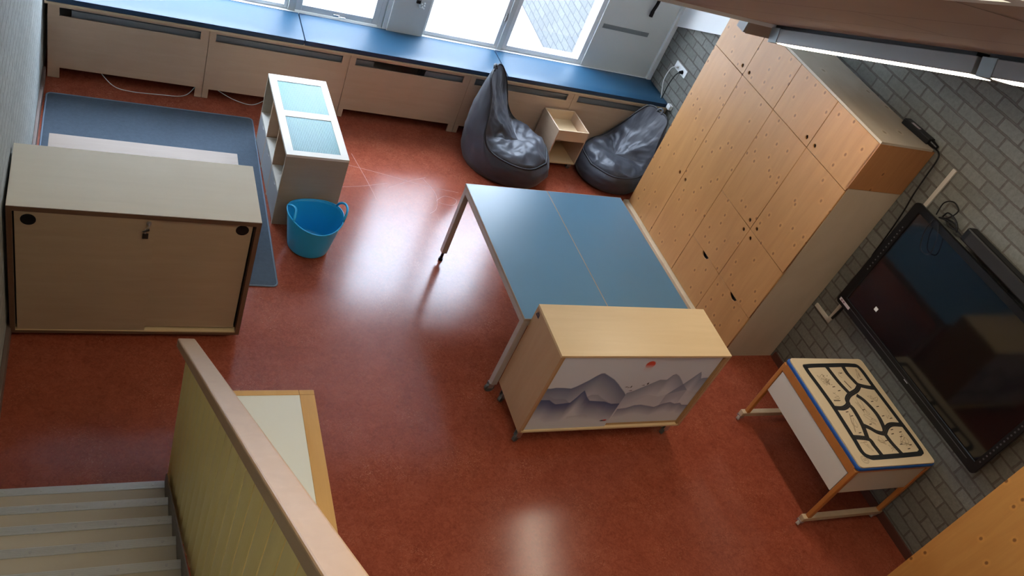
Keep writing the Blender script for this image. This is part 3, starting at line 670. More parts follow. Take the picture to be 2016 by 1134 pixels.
b = MB(); b.box((0.018,0.004,MZ+0.018),(0.034,0.03,MH-0.018)); b.box((MW-0.034,0.004,MZ+0.018),(MW-0.018,0.03,MH-0.018)); b.box((0.034,0.020,MZ+0.018),(MW-0.034,0.040,MZ+0.036)); b.build('front_rail', HONEY_EDGE, M_)
RIDGES = [ # (outline, top colour, fade height, x range)
 ([(0.661,0.505),(0.723,0.535),(0.798,0.59),(0.873,0.644),(0.927,0.643),(0.952,0.693),(0.972,0.703),(1.008,0.681),(1.061,0.629),(1.087,0.599),(1.118,0.57),(1.16,0.53)], (0.21,0.25,0.36), 0.17, 0.9),
 ([(1.01,0.48),(1.05,0.537),(1.096,0.599),(1.133,0.661),(1.169,0.723),(1.19,0.690),(1.209,0.65),(1.225,0.657),(1.28,0.66)], (0.17,0.215,0.34), 0.20, 0.9),
 ([(0.672,0.399),(0.751,0.431),(0.816,0.475),(0.873,0.485),(0.956,0.464),(1.05,0.50),(1.15,0.53),(1.28,0.50)], (0.48,0.49,0.56), 0.14, 0.6),
 ([(0.684,0.34),(0.75,0.349),(0.806,0.376),(0.858,0.38),(0.92,0.365),(0.982,0.35),(1.037,0.384),(1.092,0.4),(1.141,0.38),(1.183,0.388),(1.211,0.365),(1.28,0.36)], (0.14,0.17,0.30), 0.10, 0.9),
 ([(0.0,0.59),(0.061,0.587),(0.096,0.595),(0.151,0.593),(0.21,0.585),(0.241,0.604),(0.275,0.635),(0.308,0.666),(0.339,0.703),(0.366,0.729),(0.389,0.732),(0.423,0.712),(0.494,0.668),(0.552,0.618),(0.586,0.584),(0.635,0.538),(0.666,0.503)], (0.10,0.145,0.26), 0.27, 0.95),
 ([(0.0,0.54),(0.052,0.534),(0.095,0.505),(0.129,0.483),(0.184,0.483),(0.22,0.474),(0.266,0.433)], (0.25,0.27,0.36), 0.12, 0.8),
 ([(0.362,0.491),(0.394,0.517),(0.445,0.516),(0.486,0.481),(0.558,0.438)], (0.30,0.32,0.41), 0.10, 0.8),
 ([(0.0,0.475),(0.062,0.474),(0.102,0.473),(0.138,0.444),(0.164,0.428),(0.206,0.432),(0.267,0.441),(0.292,0.493),(0.309,0.542),(0.32,0.564),(0.341,0.536),(0.374,0.49),(0.407,0.456),(0.478,0.447),(0.531,0.442),(0.594,0.416),(0.663,0.417)], (0.045,0.08,0.21), 0.20, 0.97),
 ([(0.308,0.290),(0.379,0.302),(0.433,0.311),(0.47,0.290)], (0.42,0.42,0.47), 0.03, 0.6),
 ([(0.08,0.275),(0.13,0.285),(0.18,0.275)], (0.5,0.5,0.55), 0.02, 0.5),
]
def ridge_z(L, x):
    if x < L[0][0] or x > L[-1][0]: return None
    for (a, za), (c, zc_) in zip(L, L[1:]):
        if a <= x <= c: return za+(zc_-za)*(x-a)/max(c-a, 1e-6)
    return None
MARKS = [(0.626,0.588,0.010,0.003,0.5),(0.648,0.582,0.010,0.003,0.4),(0.674,0.574,0.008,0.011,0.2),(0.690,0.533,0.014,0.003,0.2),(0.765,0.587,0.013,0.003,0.2),(0.795,0.603,0.007,0.010,0.3)]
def print_col(x, z):
    tt = max(0, min(1, (z-0.15)/0.7))
    c = [0.61+0.02*tt, 0.63+0.045*tt, 0.67+0.085*tt]
    for L, col, fade, k in RIDGES:
        rz = ridge_z(L, x)
        if rz is not None and z < rz:
            edge = min(1.0, (rz-z)/0.004)
            a = max(0.0, 1-(rz-z)/fade)**0.9*k*edge
            c = [ci*(1-a)+q*a for ci, q in zip(c, col)]
    dx, dz = (x-0.712), (z-0.795)
    d = math.hypot(dx, dz*1.0)
    if d < 0.037:
        a = min(1, (0.037-d)/0.004)*max(0.15, min(1.0, (dz+0.046)/0.05))
        c = [c[0]*(1-a)+0.72*a, c[1]*(1-a)+0.085*a, c[2]*(1-a)+0.045*a]
    elif abs(dx) < 0.03 and -0.07 < dz < 0:
        a = 0.35*(1+dz/0.07); c = [c[0]*(1-a)+0.70*a, c[1]*(1-a)+0.2*a, c[2]*(1-a)+0.15*a]
    for mx, mz, rx, rz_, kk in MARKS:
        if ((x-mx)/rx)**2+((z-mz-0.15*(x-mx))/rz_)**2 < 1: c = [0.02,0.02,0.025]
    if ((x-0.617)/0.026)**2+((z-0.231)/0.007)**2 < 1: c = [0.02,0.02,0.03]
    if ((x-0.628)/0.016)**2+((z-0.237)/0.007)**2 < 1: c = [0.55,0.03,0.03]
    return c
def print_door(x0, x1, y, z0, z1):
    nx = int((x1-x0)/0.0036); nz = int((z1-z0)/0.0036); vs = []; cs = []
    for i in range(nx+1):
        for j in range(nz+1):
            x = x0+(x1-x0)*i/nx; z = z0+(z1-z0)*j/nz; vs.append((x, y, z)); cs.append(print_col(x, z))
    k = len(vs)
    fs = [(i*(nz+1)+j,(i+1)*(nz+1)+j,(i+1)*(nz+1)+j+1,i*(nz+1)+j+1) for i in range(nx) for j in range(nz)]
    m = MB(); m.add(vs, fs)
    m.box((x0,y,z0),(x1,y+0.008,z1)); m.f.pop(-4)  # board behind the printed face
    m.m.pop(-4)
    o = m.build('sliding_door', PRINT, M_, fix=False)
    at = o.data.color_attributes.new('print', 'FLOAT_COLOR', 'POINT')
    flat = []
    for c in cs: flat += [c[0], c[1], c[2], 1.0]
    flat += [0.5,0.48,0.46,1.0]*8
    at.data.foreach_set('color', flat)
    return o
print_door(0.036, 0.660, 0.010, MZ+0.020, MH-0.020)
print_door(0.640, MW-0.036, 0.022, MZ+0.038, MH-0.020)
m = MB()
for (dy, dz, h_) in ((0,0,0.03),(0.012,0.004,0.034),(0.024,0,0.03)):
    m.add([(-0.001,MD-0.06+dy,MH-0.065+dz),(-0.001,MD-0.05+dy,MH-0.055+dz),(-0.001,MD-0.054+dy,MH-0.055+dz+h_*0.8),(-0.001,MD-0.062+dy,MH-0.06+dz+h_*0.4)],[(0,1,2,3)])
m.box((-0.0012,MD-0.062,MH-0.072),(-0.0006,MD-0.018,MH-0.060)); m.build('flame_emblem', plain('dark_blue_emblem',(0.015,0.018,0.05),0.5), M_, fix=False)
for (x, y) in ((0.05,0.05),(0.05,MD-0.05),(MW-0.05,0.05),(MW-0.05,MD-0.05)):
    caster(M_, x, y, 0.0, 0.036, None, 0.5, MZ)

# ------------------------------------------------------------------ left plywood cabinet with sliding doors
Lo = (-0.012, -2.762); LW, LD, LH, LZ = 1.254, 0.527, 0.992, 0.05
L_ = thing('sliding_door_cabinet', 'wide pale plywood cabinet with two sliding doors and keys, against the left wall', 'cabinet', (Lo[0], Lo[1], 0), 0.014)
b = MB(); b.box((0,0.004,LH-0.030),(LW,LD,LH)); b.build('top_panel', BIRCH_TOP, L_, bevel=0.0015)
b = MB(); b.box((0.0,0.0,LH-0.030),(LW,0.004,LH-0.001)); b.box((0.0,0.0,LZ),(0.026,0.004,LH-0.03)); b.box((LW-0.026,0.0,LZ),(LW,0.004,LH-0.03)); b.box((0.026,0.0,LZ),(LW-0.026,0.004,LZ+0.018)); b.build('layered_edge', BIRCH_EDGE, L_)
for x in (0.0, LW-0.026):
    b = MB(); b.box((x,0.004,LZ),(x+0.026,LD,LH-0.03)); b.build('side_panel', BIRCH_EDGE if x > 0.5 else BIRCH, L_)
b = MB(); b.box((0.026,0.004,LZ),(LW-0.026,LD,LZ+0.026)); b.build('bottom_panel', HONEY, L_)
b = MB(); b.box((0.026,LD-0.02,LZ+0.026),(LW-0.026,LD-0.01,LH-0.03)); b.build('back_panel', BIRCH, L_)
b = MB(); b.box((0.026,0.044,LZ+0.026),(0.03,0.3,LH-0.03)); b.build('dark_reveal', DARK, L_)
b = MB(); b.box((LW-0.03,0.044,LZ+0.026),(LW-0.026,0.3,LH-0.03)); b.build('dark_reveal', DARK, L_)
d1 = plate('sliding_door', [(0.036,LZ+0.026),(0.700,LZ+0.026),(0.700,LH-0.036),(0.036,LH-0.036)], [], 0.014, BIRCH_SHADED, L_, 'xz', 0.013)
d2 = plate('sliding_door', [(0.66,LZ+0.040),(LW-0.040,LZ+0.040),(LW-0.040,LH-0.036),(0.66,LH-0.036)], [], 0.014, BIRCH_SHADED, L_, 'xz', 0.034)
def cup(parent, x, y, z):
    m = MB(); m.cyl((x,y,z),(x,y-0.004,z),0.036,28)
    m.build('finger_cup', BLACK, parent, bevel=0.0015)
    m = MB(); m.cyl((x,y-0.0042,z),(x,y-0.005,z),0.027,28); 
cup(d1, 0.098, 0.006, LH-0.085); cup(d2, LW-0.095, 0.027, LH-0.085)
m = MB(); m.cyl((0.668,0.006,LH-0.058),(0.668,-0.004,LH-0.058),0.012,16); m.cyl((0.668,-0.004,LH-0.058),(0.668,-0.018,LH-0.060),0.004,8); m.build('door_lock', STEEL, d1)
t = thing('key_ring', 'pair of small keys with dark plastic heads hanging from the left cabinet lock', 'keys', (Lo[0]+0.656, Lo[1]-0.012+0.009, LH-0.075), 0.014)
MB().tube([(0.012,-0.008,0.015),(0.006,-0.014,0.0),(-0.006,-0.012,-0.014),(-0.004,-0.004,-0.006)],0.0018,6,closed=True).build('ring', STEEL, t, smooth=True)
MB().hexa([(-0.022,-0.018,-0.020),(0.012,-0.018,0.006),(0.016,-0.012,-0.016),(-0.014,-0.012,-0.030)],[(-0.022,-0.012,-0.020),(0.012,-0.012,0.006),(0.016,-0.006,-0.016),(-0.014,-0.006,-0.030)]).build('key_head', KEYFOB, t, bevel=0.002)
MB().prism(rrect(-0.018,-0.005,0.012,0.0,0.002),-0.080,-0.042).build('key_head', KEYFOB, t, bevel=0.002)
MB().box((-0.008,-0.008,-0.040),(-0.002,-0.004,-0.012)).build('key_blade', STEEL, t)
for (x, y) in ((0.09,0.06),(0.09,LD-0.06),(LW-0.09,0.06),(LW-0.09,LD-0.06)):
    caster(L_, x, y, 0.0, 0.020, OFFWHITE, 0.0, LZ)
# low bench / box behind it
t = thing('low_plywood_bench', 'low pale plywood bench on the rug behind the left cabinet', 'bench', (0.085, -1.66, 0.0), 0.0)
b = MB(); b.box((0,0,0.282),(1.228,0.505,0.30)); b.build('seat', wood('pinkish_plywood',(0.36,0.27,0.21),(0.31,0.23,0.175),0.5,(1,8,8)), t, bevel=0.0015)
for x in (0.06, 1.15):
    b = MB(); b.box((x,0.02,0.010),(x+0.018,0.485,0.282)); b.build('leg', BIRCH, t)
# rug
t = thing('felt_rug', 'large blue grey felt rug with pale edge under the toy shelf and left cabinet', 'rug', (0.0158,-2.2457,0.0), 0.0021)
b = MB(); b.prism(rrect(0.006,0.006,1.5235,2.0115,0.03),0.0,0.009); b.build('rug_pile', RUGM, t)
b = MB(); rr_ = rrect(0,0,1.5295,2.0175,0.035)
b.tube([(p[0],p[1],0.006) for p in rr_],0.006,8,closed=True); b.build('bound_edge', RUGEDGE, t, smooth=True)

# ------------------------------------------------------------------ toy shelf with building plates
S_ = thing('toy_shelf', 'pale plywood toy shelf with two aqua building plates set in its top', 'shelf', (1.5691,-1.5704,0), 0.0237)
SW, SD, SH = 0.4516, 1.0372, 0.646
b = MB()
fy = [0.0, 0.045, 0.500, 0.555, 0.975, SD]
b.box((0,0,SH-0.02),(SW,0.055,SH)); b.box((0.055,0.480,SH-0.02),(SW-0.055,0.555,SH)); b.box((0,0.955,SH-0.02),(SW,SD,SH)); b.box((0,0.055,SH-0.02),(0.055,0.955,SH)); b.box((SW-0.055,0.055,SH-0.02),(SW,0.955,SH))
b.build('top_frame', plain('whitewashed_birch',(0.74,0.70,0.62),0.4,var=0.03), S_)
for (ya, yb) in ((0.055,0.480),(0.555,0.955)):
    m = MB(); m.box((0.055,ya,SH-0.016),(SW-0.055,yb,SH-0.006))
    nx = int((SW-0.11)/0.0125); ny = int((yb-ya)/0.0125)
    for i in range(nx):
        m.box((0.055+0.004+i*0.0125,ya+0.003,SH-0.006),(0.055+0.0095+i*0.0125,yb-0.003,SH-0.003))
    m.build('building_plate', PEG, S_)
b = MB(); b.box((0,0,0),(SW,0.018,SH-0.02)); b.build('end_panel', BIRCH_GREY, S_)
b = MB(); b.box((0,SD-0.018,0),(SW,SD,SH-0.02)); b.build('end_panel', BIRCH_GREY, S_)
b = MB(); b.box((SW-0.018,0.018,0),(SW,SD-0.018,SH-0.02)); b.build('back_panel', BIRCH, S_)
for k in (1, 2):
    y = SD*k/3; b = MB(); b.box((0,y-0.009,0.0),(SW-0.018,y+0.009,SH-0.02)); b.build('divider', BIRCH, S_)
b = MB(); b.box((0,0.018,0.28),(SW-0.018,SD-0.018,0.298)); b.build('middle_shelf', plain('pale_shelf',(0.70,0.66,0.58),0.5), S_)
b = MB(); b.box((0.02,0.018,0.02),(SW-0.018,SD-0.018,0.038)); b.build('bottom_shelf', BIRCH, S_)
for k in range(3):
    y0, y1 = SD*k/3+0.012, SD*(k+1)/3-0.012; cy_ = (y0+y1)/2; top = 0.275
    arc = [(cy_+0.04*math.cos(a), top-0.028*math.sin(a)) for a in [PI*q/10 for q in range(11)]]
    plate('drawer_front', [(y0,0.02),(y1,0.02),(y1,top)]+arc+[(y0,top)], [], 0.014, GREYFRONT, S_, 'yz', 0.007)

# ------------------------------------------------------------------ flexible tub
t = thing('plastic_tub', 'bright blue flexible plastic tub with two handles on the red floor', 'tub', (1.81,-1.79,0.001), 0.12)
HB, RB, RT = 0.30, 0.150, 0.202
def rimz(a): return HB+0.022*math.cos(2*a)
def tubwall():
    m = MB(); n = 64; prof = [(0.0,0.0,0),(0.7,0,0),(0.96,0,0),(1.0,0.012,0)]; rings = []
    def ring(f, rad): return [((rad)*math.cos(2*PI*j/n),(rad)*math.sin(2*PI*j/n), f) for j in range(n)]
    levels = [i/14 for i in range(15)]
    vs = []; fs = []
    for sgn, off in ((1, 0.0), (-1, -0.005)):
        for l in levels:
            for j in range(n):
                a = 2*PI*j/n; z = 0.012*(1-l)+ (rimz(a))*l if sgn == 1 else (0.017*(1-l)+rimz(a)*l)
                r = RB+(RT-RB)*(l**0.9)+off
                vs.append((r*math.cos(a), r*math.sin(a), z))
    K = len(levels)
    for i in range(K-1):
        for j in range(n):
            fs.append((i*n+j, i*n+(j+1)%n, (i+1)*n+(j+1)%n, (i+1)*n+j))
            fs.append((K*n+i*n+(j+1)%n, K*n+i*n+j, K*n+(i+1)*n+j, K*n+(i+1)*n+(j+1)%n))
    for j in range(n): fs.append(((K-1)*n+j, (K-1)*n+(j+1)%n, K*n+(K-1)*n+(j+1)%n, K*n+(K-1)*n+j))
    b0 = len(vs)
    for j in range(n): a = 2*PI*j/n; vs.append(((RB-0.012)*math.cos(a),(RB-0.012)*math.sin(a),0.0))
    for j in range(n): fs.append((b0+(j+1)%n, b0+j, j, (j+1)%n))
    fs.append(tuple(b0+j for j in range(n-1,-1,-1))); fs.append(tuple(K*n+j for j in range(n)))
    m.add(vs, fs); return m
tb_ = tubwall().build('tub_body', TUB, t, smooth=True)
m = MB(); m.tube([(RT*math.cos(2*PI*j/64), RT*math.sin(2*PI*j/64), rimz(2*PI*j/64)) for j in range(64)], 0.0055, 8, closed=True); m.build('rim', TUB, t, smooth=True)
for s, a0, lean in ((1, 0.0, 0.012), (-1, PI, -0.035)):
    pts = []
    for k in range(13):
        q = -1+2*k/12; a = a0+q*0.46
        rr_ = RT+lean*(1-q*q)*1.4; z = rimz(a)+0.062*(1-q*q)**0.6*(1 if s > 0 else 0.55)
        pts.append((rr_*math.cos(a), rr_*math.sin(a), z))
    MB().tube(pts, 0.009, 8).build('handle', TUB, t, smooth=True)

# ------------------------------------------------------------------ bean bag chairs
def beanbag(loc, rz, label, seed, sc=1.0, kx=1.0):
    t = thing('beanbag_chair', label, 'beanbag', loc, rz, 'charcoal beanbag chairs by the window bench')
    half = catmull([(0.43,0,0.235),(0.34,0.26,0.25),(0.14,0.37,0.27),(-0.06,0.375,0.31),(-0.155,0.34,0.42),(-0.20,0.27,0.58),(-0.25,0.215,0.74),(-0.31,0.17,0.845),(-0.335,0.09,0.885),(-0.34,0.0,0.875)], 8)
    ring = half+[Vector((p.x,-p.y,p.z)) for p in reversed(half[1:-1])]
    n = len(ring); m = len(half)
    base = []
    for i in range(n):
        k = i if i < m else n-i
        th = PI*k/(m-1); s = 1 if i < m else -1
        base.append(Vector((0.02+0.40*math.cos(th), s*0.36*math.sin(th), 0)))
    off = Vector((seed*3.1, seed*1.3, seed*2.2))
    vs = []; fs = []
    LV = 22
    for l in range(LV+1):      # side wall
        q = l/LV
        for i in range(n):
            P, B = ring[i], base[i]
            x = B.x*(1-q)+P.x*q; y = B.y*(1-q)+P.y*q; z = P.z*q
            rad = Vector((x-0.02, y, 0)); rl = max(rad.length, 1e-4)
            bul = 0.075*math.sin(PI*min(1, q*0.93+0.02))**0.8*min(1.0, 0.45/max(P.z, 0.2)+0.35)
            if q < 0.12: bul -= 0.03*(1-q/0.12)
            d = rad/rl*bul
            co = Vector((x, y, z))+d
            nn = mnoise.fractal((co*5.0)+off, 1.0, 2.0, 3)
            fold = abs(mnoise.noise(Vector((co.x*4, co.y*4, co.z*14))+off))
            co += rad/rl*(0.012*nn-0.010*fold)*math.sin(PI*min(1,q*0.95))
            co.z = max(co.z, 0.0)
            vs.append(co)
    for l in range(LV):
        for i in range(n): fs.append((l*n+i, l*n+(i+1)%n, (l+1)*n+(i+1)%n, (l+1)*n+i))
    fs.append(tuple(range(n-1,-1,-1)))
    side = MB(); side.add([v*sc for v in vs], fs)
    side.build('side_cover', BAG, t, smooth=True)
    vs = []; fs = []; LT = 20
    Cc = Vector((0.10, 0, 0.335))
    for l in range(LT+1):      # seat and back cover
        q = l/LT
        for i in range(n):
            P = ring[i]
            back = max(0.0, min(1.0, (P.z-0.36)/0.45))
            mid = Vector((P.x*0.55+Cc.x*0.45, P.y*0.55, Cc.z+0.02+0.03*(1-back)))
            # control point: front/side edge puffs up, back runs down steeply into the seat
            if back > 0: ctrl = Vector((P.x*0.45-0.02, P.y*(0.9-0.15*back), Cc.z*0.75+P.z*0.22))
            else: ctrl = Vector((P.x*0.92, P.y*0.92, Cc.z+0.07))
            bl = back
            c0 = Vector((P.x*0.92, P.y*0.92, Cc.z+0.07))
            ctrl = c0.lerp(ctrl, min(1, bl*3))
            co = P*(1-q)**2+ctrl*2*q*(1-q)+Cc*q*q
            s = math.sin(PI*min(1,q*1.1))**0.6 if q < 0.9 else 1-q
            nn = mnoise.fractal(co*6.0+off*2, 1.0, 2.0, 3)
            wr = abs(mnoise.noise(Vector((co.x*9+co.y*3, co.y*5-co.z*4, co.z*13))+off))
            wr2 = abs(mnoise.noise(Vector((co.x*16-co.y*9, co.y*14, co.z*18))+off*1.7))
            amp = min(1.0, q*5)*min(1.0, (1-q)*4+0.25)
            co += Vector((0.45*(1 if back > 0.2 else 0), 0, 1)).normalized()*(0.020*nn-0.034*wr-0.014*wr2)*amp
            # gathers near the edge seam
            co.z += 0.004*math.sin(i*1.9+seed)*max(0, 1-q*4)*min(1,q*12)
            vs.append(co)
    for l in range(LT):
        for i in range(n): fs.append((l*n+i, l*n+(i+1)%n, (l+1)*n+(i+1)%n, (l+1)*n+i))
    fs.append(tuple(LT*n+i for i in range(n)))
    top = MB(); top.add([v*sc for v in vs], fs)
    o = top.build('seat_cover', BAG, t, smooth=True)
    pm = MB(); pm.tube([Vector((p.x*1.015, p.y*1.015, p.z+0.006))*sc for p in ring], 0.0085, 8, closed=True); pm.build('piping', PIPING, t, smooth=True)
    pm = MB(); pm.tube([p*sc for p in catmull([(-0.335,-0.035,0.870),(-0.352,-0.025,0.905),(-0.356,0.0,0.915),(-0.352,0.025,0.905),(-0.335,0.035,0.870)],5)], 0.012, 8); pm.build('carry_loop', BAG, t, smooth=True)
    return t
beanbag((3.785,-0.42,0.0), math.radians(-36), 'charcoal beanbag chair with tall back, left of the small birch trolley', 1.0, 0.98)
beanbag((5.045,-0.41,0.0), math.radians(200), 'charcoal beanbag chair slumped between the small birch trolley and the tall cupboard', 2.3, 0.86)

# ------------------------------------------------------------------ small trolley between the beanbags
K_ = thing('birch_trolley', 'small birch trolley with open tray top and castors between the two beanbags', 'trolley', (4.2752,-0.409,0), 0.0478)
KW, KD, KH = 0.344, 0.375, 0.449
for x in (0.0, KW-0.012):
    b = MB(); b.box((x,0,0.07),(x+0.012,KD,KH)); b.build('side_panel', BIRCH, K_)
b = MB(); b.box((0.012,0,0.335),(KW-0.012,0.012,KH)); b.build('tray_front', BIRCH_X, K_)
b = MB(); b.box((0.012,KD-0.012,0.07),(KW-0.012,KD,KH)); b.build('back_panel', BIRCH_X, K_)
b = MB(); b.box((0.012,0.012,0.335),(KW-0.012,KD-0.012,0.347)); b.build('tray_bottom', HONEY, K_)
b = MB(); b.box((0.012,0.0,0.07),(KW-0.012,KD-0.012,0.084)); b.build('bottom_shelf', HONEY, K_)
for (x, y) in ((0.04,0.04),(0.04,KD-0.04),(KW-0.04,0.04),(KW-0.04,KD-0.04)): caster(K_, x, y, 0.0, 0.024, None, 0, 0.07)

# ------------------------------------------------------------------ activity table with the road map
G_ = thing('activity_table', 'low orange wood play table with a road map board on top, under the television', 'table', (4.955,-4.41,0), 0.0)
GW, GD, GH = 0.748, 0.955, 0.705
m = MB(); m.prism(rrect(0.010,0.004,GW-0.004,GD-0.004,0.03),GH-0.012,GH); bd = m.build('map_board', wood('map_board_birch',(0.72,0.58,0.38),(0.64,0.50,0.31),0.4,(1,1,1),scale=2.0), G_, bevel=0.0015)
RD = {'outer':[(0.142,0.875),(0.377,0.884),(0.60,0.885),(0.66,0.855),(0.666,0.681),(0.676,0.441),(0.684,0.14),(0.655,0.090),(0.583,0.081),(0.222,0.074),(0.15,0.080),(0.112,0.12),(0.118,0.235),(0.126,0.488),(0.120,0.656),(0.108,0.845)],
 'a':[(0.326,0.875),(0.341,0.727),(0.37,0.618)], 'b':[(0.495,0.875),(0.49,0.809),(0.504,0.741),(0.526,0.697),(0.62,0.671),(0.664,0.67)],
 'c':[(0.521,0.689),(0.463,0.646),(0.359,0.604),(0.304,0.562),(0.283,0.52),(0.211,0.489),(0.126,0.495)], 'd':[(0.283,0.52),(0.302,0.478),(0.287,0.348),(0.248,0.23)],
 'e':[(0.43,0.603),(0.472,0.545),(0.499,0.438),(0.485,0.342),(0.449,0.268),(0.384,0.275),(0.336,0.313),(0.29,0.340)], 'f':[(0.449,0.268),(0.51,0.314),(0.576,0.336),(0.672,0.329)],
 'h':[(0.118,0.245),(0.25,0.223),(0.264,0.164),(0.275,0.078)], 'i':[(0.443,0.262),(0.448,0.182),(0.475,0.08)]}
m = MB(); mm = MB()
for k, pts in RD.items():
    P = [(p.x, p.y) for p in catmull([(a, c, 0) for a, c in pts], 8, closed=(k == 'outer'))]
    m.ribbon(P, 0.038, GH+0.0006+0.0001*len(k)+0.00003*ord(k[0])%0.0002, closed=(k == 'outer'))
    acc = 0.0
    for i in range(len(P)-1):      # dashes along both edges of each road
        a_, c_ = Vector(P[i]), Vector(P[i+1]); d_ = c_-a_
        if d_.length < 1e-5: continue
        nrm = Vector((-d_.y,d_.x)).normalized()
        for s in (-1,1):
            q0 = a_+nrm*0.007*s; q1 = a_+d_*0.5+nrm*0.007*s
            mm.ribbon([(q0.x,q0.y),(q1.x,q1.y)], 0.0018, GH+0.0012)
b0_ = len(m.v); m.v += mm.v; m.f += [tuple(i+b0_ for i in f) for f in mm.f]; m.m += [1]*len(mm.f)
n0_ = len(m.f)
for (x, y) in [(0.426,0.809),(0.26,0.681),(0.288,0.645),(0.399,0.471),(0.543,0.543),(0.562,0.496),(0.55,0.412),(0.612,0.389),(0.54,0.292),(0.608,0.269),(0.583,0.23),(0.518,0.256),(0.531,0.168),(0.618,0.159),(0.576,0.128),(0.411,0.203),(0.224,0.456),(0.243,0.42),(0.213,0.277),(0.37,0.345),(0.591,0.748)]:
    m.ribbon([(x-0.014,y-0.002),(x+0.014,y+0.002)], 0.007, GH+0.0009)
m.ribbon([(0.405,0.735),(0.425,0.665)], 0.009, GH+0.0009)
for k in range(5): m.ribbon([(0.175+k*0.011,0.548),(0.175+k*0.011,0.566)], 0.004, GH+0.0009)
m.ribbon([(0.17,0.557),(0.235,0.557)], 0.006, GH+0.0009)
for q in range(n0_, len(m.f)): m.m[q] = 2
n0_ = len(m.f); rnd = random.Random(3)
def scrib(cx, cy, w_, h_, n):
    pts = [(cx+rnd.uniform(-w_,w_), cy+rnd.uniform(-h_,h_), 0) for _ in range(n)]
    m.ribbon([(p.x,p.y) for p in catmull(pts, 5)], 0.0022, GH+0.0008)
for (cx, cy, w_, h_, n) in ((0.22,0.75,0.05,0.06,14),(0.22,0.60,0.03,0.03,7),(0.40,0.78,0.03,0.04,6),(0.58,0.80,0.04,0.05,7),(0.40,0.50,0.04,0.07,9),(0.41,0.38,0.05,0.05,10),(0.58,0.58,0.05,0.04,8),(0.22,0.36,0.05,0.09,8),(0.36,0.22,0.05,0.05,7),(0.41,0.15,0.03,0.05,6),(0.57,0.20,0.07,0.08,10),(0.19,0.15,0.04,0.05,6),(0.60,0.44,0.04,0.06,7)): scrib(cx, cy, w_, h_, n)
for k in range(22): 
    x, y = 0.18+rnd.uniform(0,0.09), 0.70+rnd.uniform(0,0.10); m.ribbon([(x,y),(x+0.005,y)], 0.005, GH+0.0008)
el = [(0.091+0.030*math.cos(2*PI*k/24), 0.062+0.030*math.sin(2*PI*k/24)) for k in range(24)]; m.ribbon(el, 0.002, GH+0.0008, closed=True); m.ribbon([(p[0]*0.75+0.091*0.25,p[1]*0.75+0.062*0.25) for p in el], 0.0015, GH+0.0008, closed=True)
m.ribbon([(0.075,0.067),(0.107,0.067)],0.003,GH+0.0008); m.ribbon([(0.078,0.057),(0.104,0.057)],0.003,GH+0.0008)
for q in range(n0_, len(m.f)): m.m[q] = 1
m.build('map_print', [ROAD, FINE, plain('dark_brown_print',(0.09,0.055,0.03),0.7)], bd, fix=False)
m = MB(); m.prism(rrect(0.0,-0.004,GW,GD+0.002,0.03),GH-0.036,GH-0.012); m.build('blue_tray', BLUETRAY, G_, bevel=0.004)
m = MB(); z0, z1 = GH-0.105, GH-0.036
m.box((0.0,0.03,z0),(0.022,GD-0.03,z1)); m.box((GW-0.03,0.03,z0),(GW-0.01,GD-0.03,z1)); m.box((0.02,0.0,z1-0.022),(GW-0.03,0.02,z1)); m.box((0.02,GD-0.02,z1-0.022),(GW-0.03,GD,z1)); m.build('apron_frame', ORANGEWOOD, G_, bevel=0.003)
m = MB(); m.box((0.004,0.04,0.385),(0.014,GD-0.04,z0-0.006)); m.build('drawer_front', WHITELAM, G_, bevel=0.001)
m = MB(); m.box((0.04,0.008,0.40),(GW-0.04,0.016,z1-0.022)); m.build('end_board', CREAMLAM, G_)
m = MB(); m.box((0.04,GD-0.016,0.40),(GW-0.04,GD-0.008,z1-0.022)); m.build('end_board', CREAMLAM, G_)
m = MB(); m.box((0.016,0.018,0.40),(GW-0.03,GD-0.018,0.41)); m.build('tray_bottom', CREAMLAM, G_)
m = MB(); m.box((0.012,0.035,z0-0.006),(0.02,GD-0.035,z0)); m.build('shadow_gap', DARK, G_)
for lx in (0.0, GW-0.045):
    for ly in (0.0, GD-0.035):
        m = MB(); m.box((lx+0.0,ly,0.06),(lx+0.035,ly+0.035,GH-0.046)); m.build('leg', ORANGEWOOD, G_, bevel=0.006)
for ly in (0.0, GD-0.035):
    m = MB(); m.box((-0.035,ly-0.003,0.055),(GW-0.0,ly+0.040,0.095)); m.build('foot_rail', CREAMRAIL, G_, bevel=0.004)
for (x, y) in ((-0.02,0.018),(-0.02,GD-0.018),(GW-0.035,0.018),(GW-0.035,GD-0.018)): caster(G_, x, y, 0.0, 0.026, OFFWHITE, 0.4, 0.056)

# ------------------------------------------------------------------ staircase, railing, low table
ST = thing('staircase', 'cream staircase with ribbed aluminium nosings at the bottom left', 'stairs', (0,-3.882,0))
rise, going, z00 = 0.1489, 0.1933, 0.17
NS = 15
for k in range(NS):
    z = z00+rise*k; y = -going*k
    far = y; near_ = y-going-0.02
    if k == NS-1: near_ = y-2.3
    m = MB(); m.box((-0.028,near_,z-0.03),(0.775,far-0.004,z)); sp_ = m.build('tread', TREAD, ST)
    m = MB(); m.box((-0.028,far-0.03,z-rise+0.0),(0.775,far-0.012,z-0.03)); m.build('riser', TREAD, ST)
    m = MB(); m.box((-0.028,far-0.040,z),(0.775,far+0.002,z+0.003)); m.box((-0.028,far-0.004,z-0.03),(0.775,far+0.002,z))
    for q in range(5): m.box((-0.028,far-0.037+q*0.008,z+0.003),(0.775,far-0.034+q*0.008,z+0.0042))
    ns = m.build('nosing', ALU, sp_)
    m = MB()
    for x in (0.06, 0.22, 0.38, 0.54, 0.72): m.cyl((x,far-0.019,z+0.003),(x,far-0.019,z+0.0052),0.006,10)
    m.build('screw', STEEL if k > 0 else ALU, sp_)
m = MB(); sl_ = rise/going
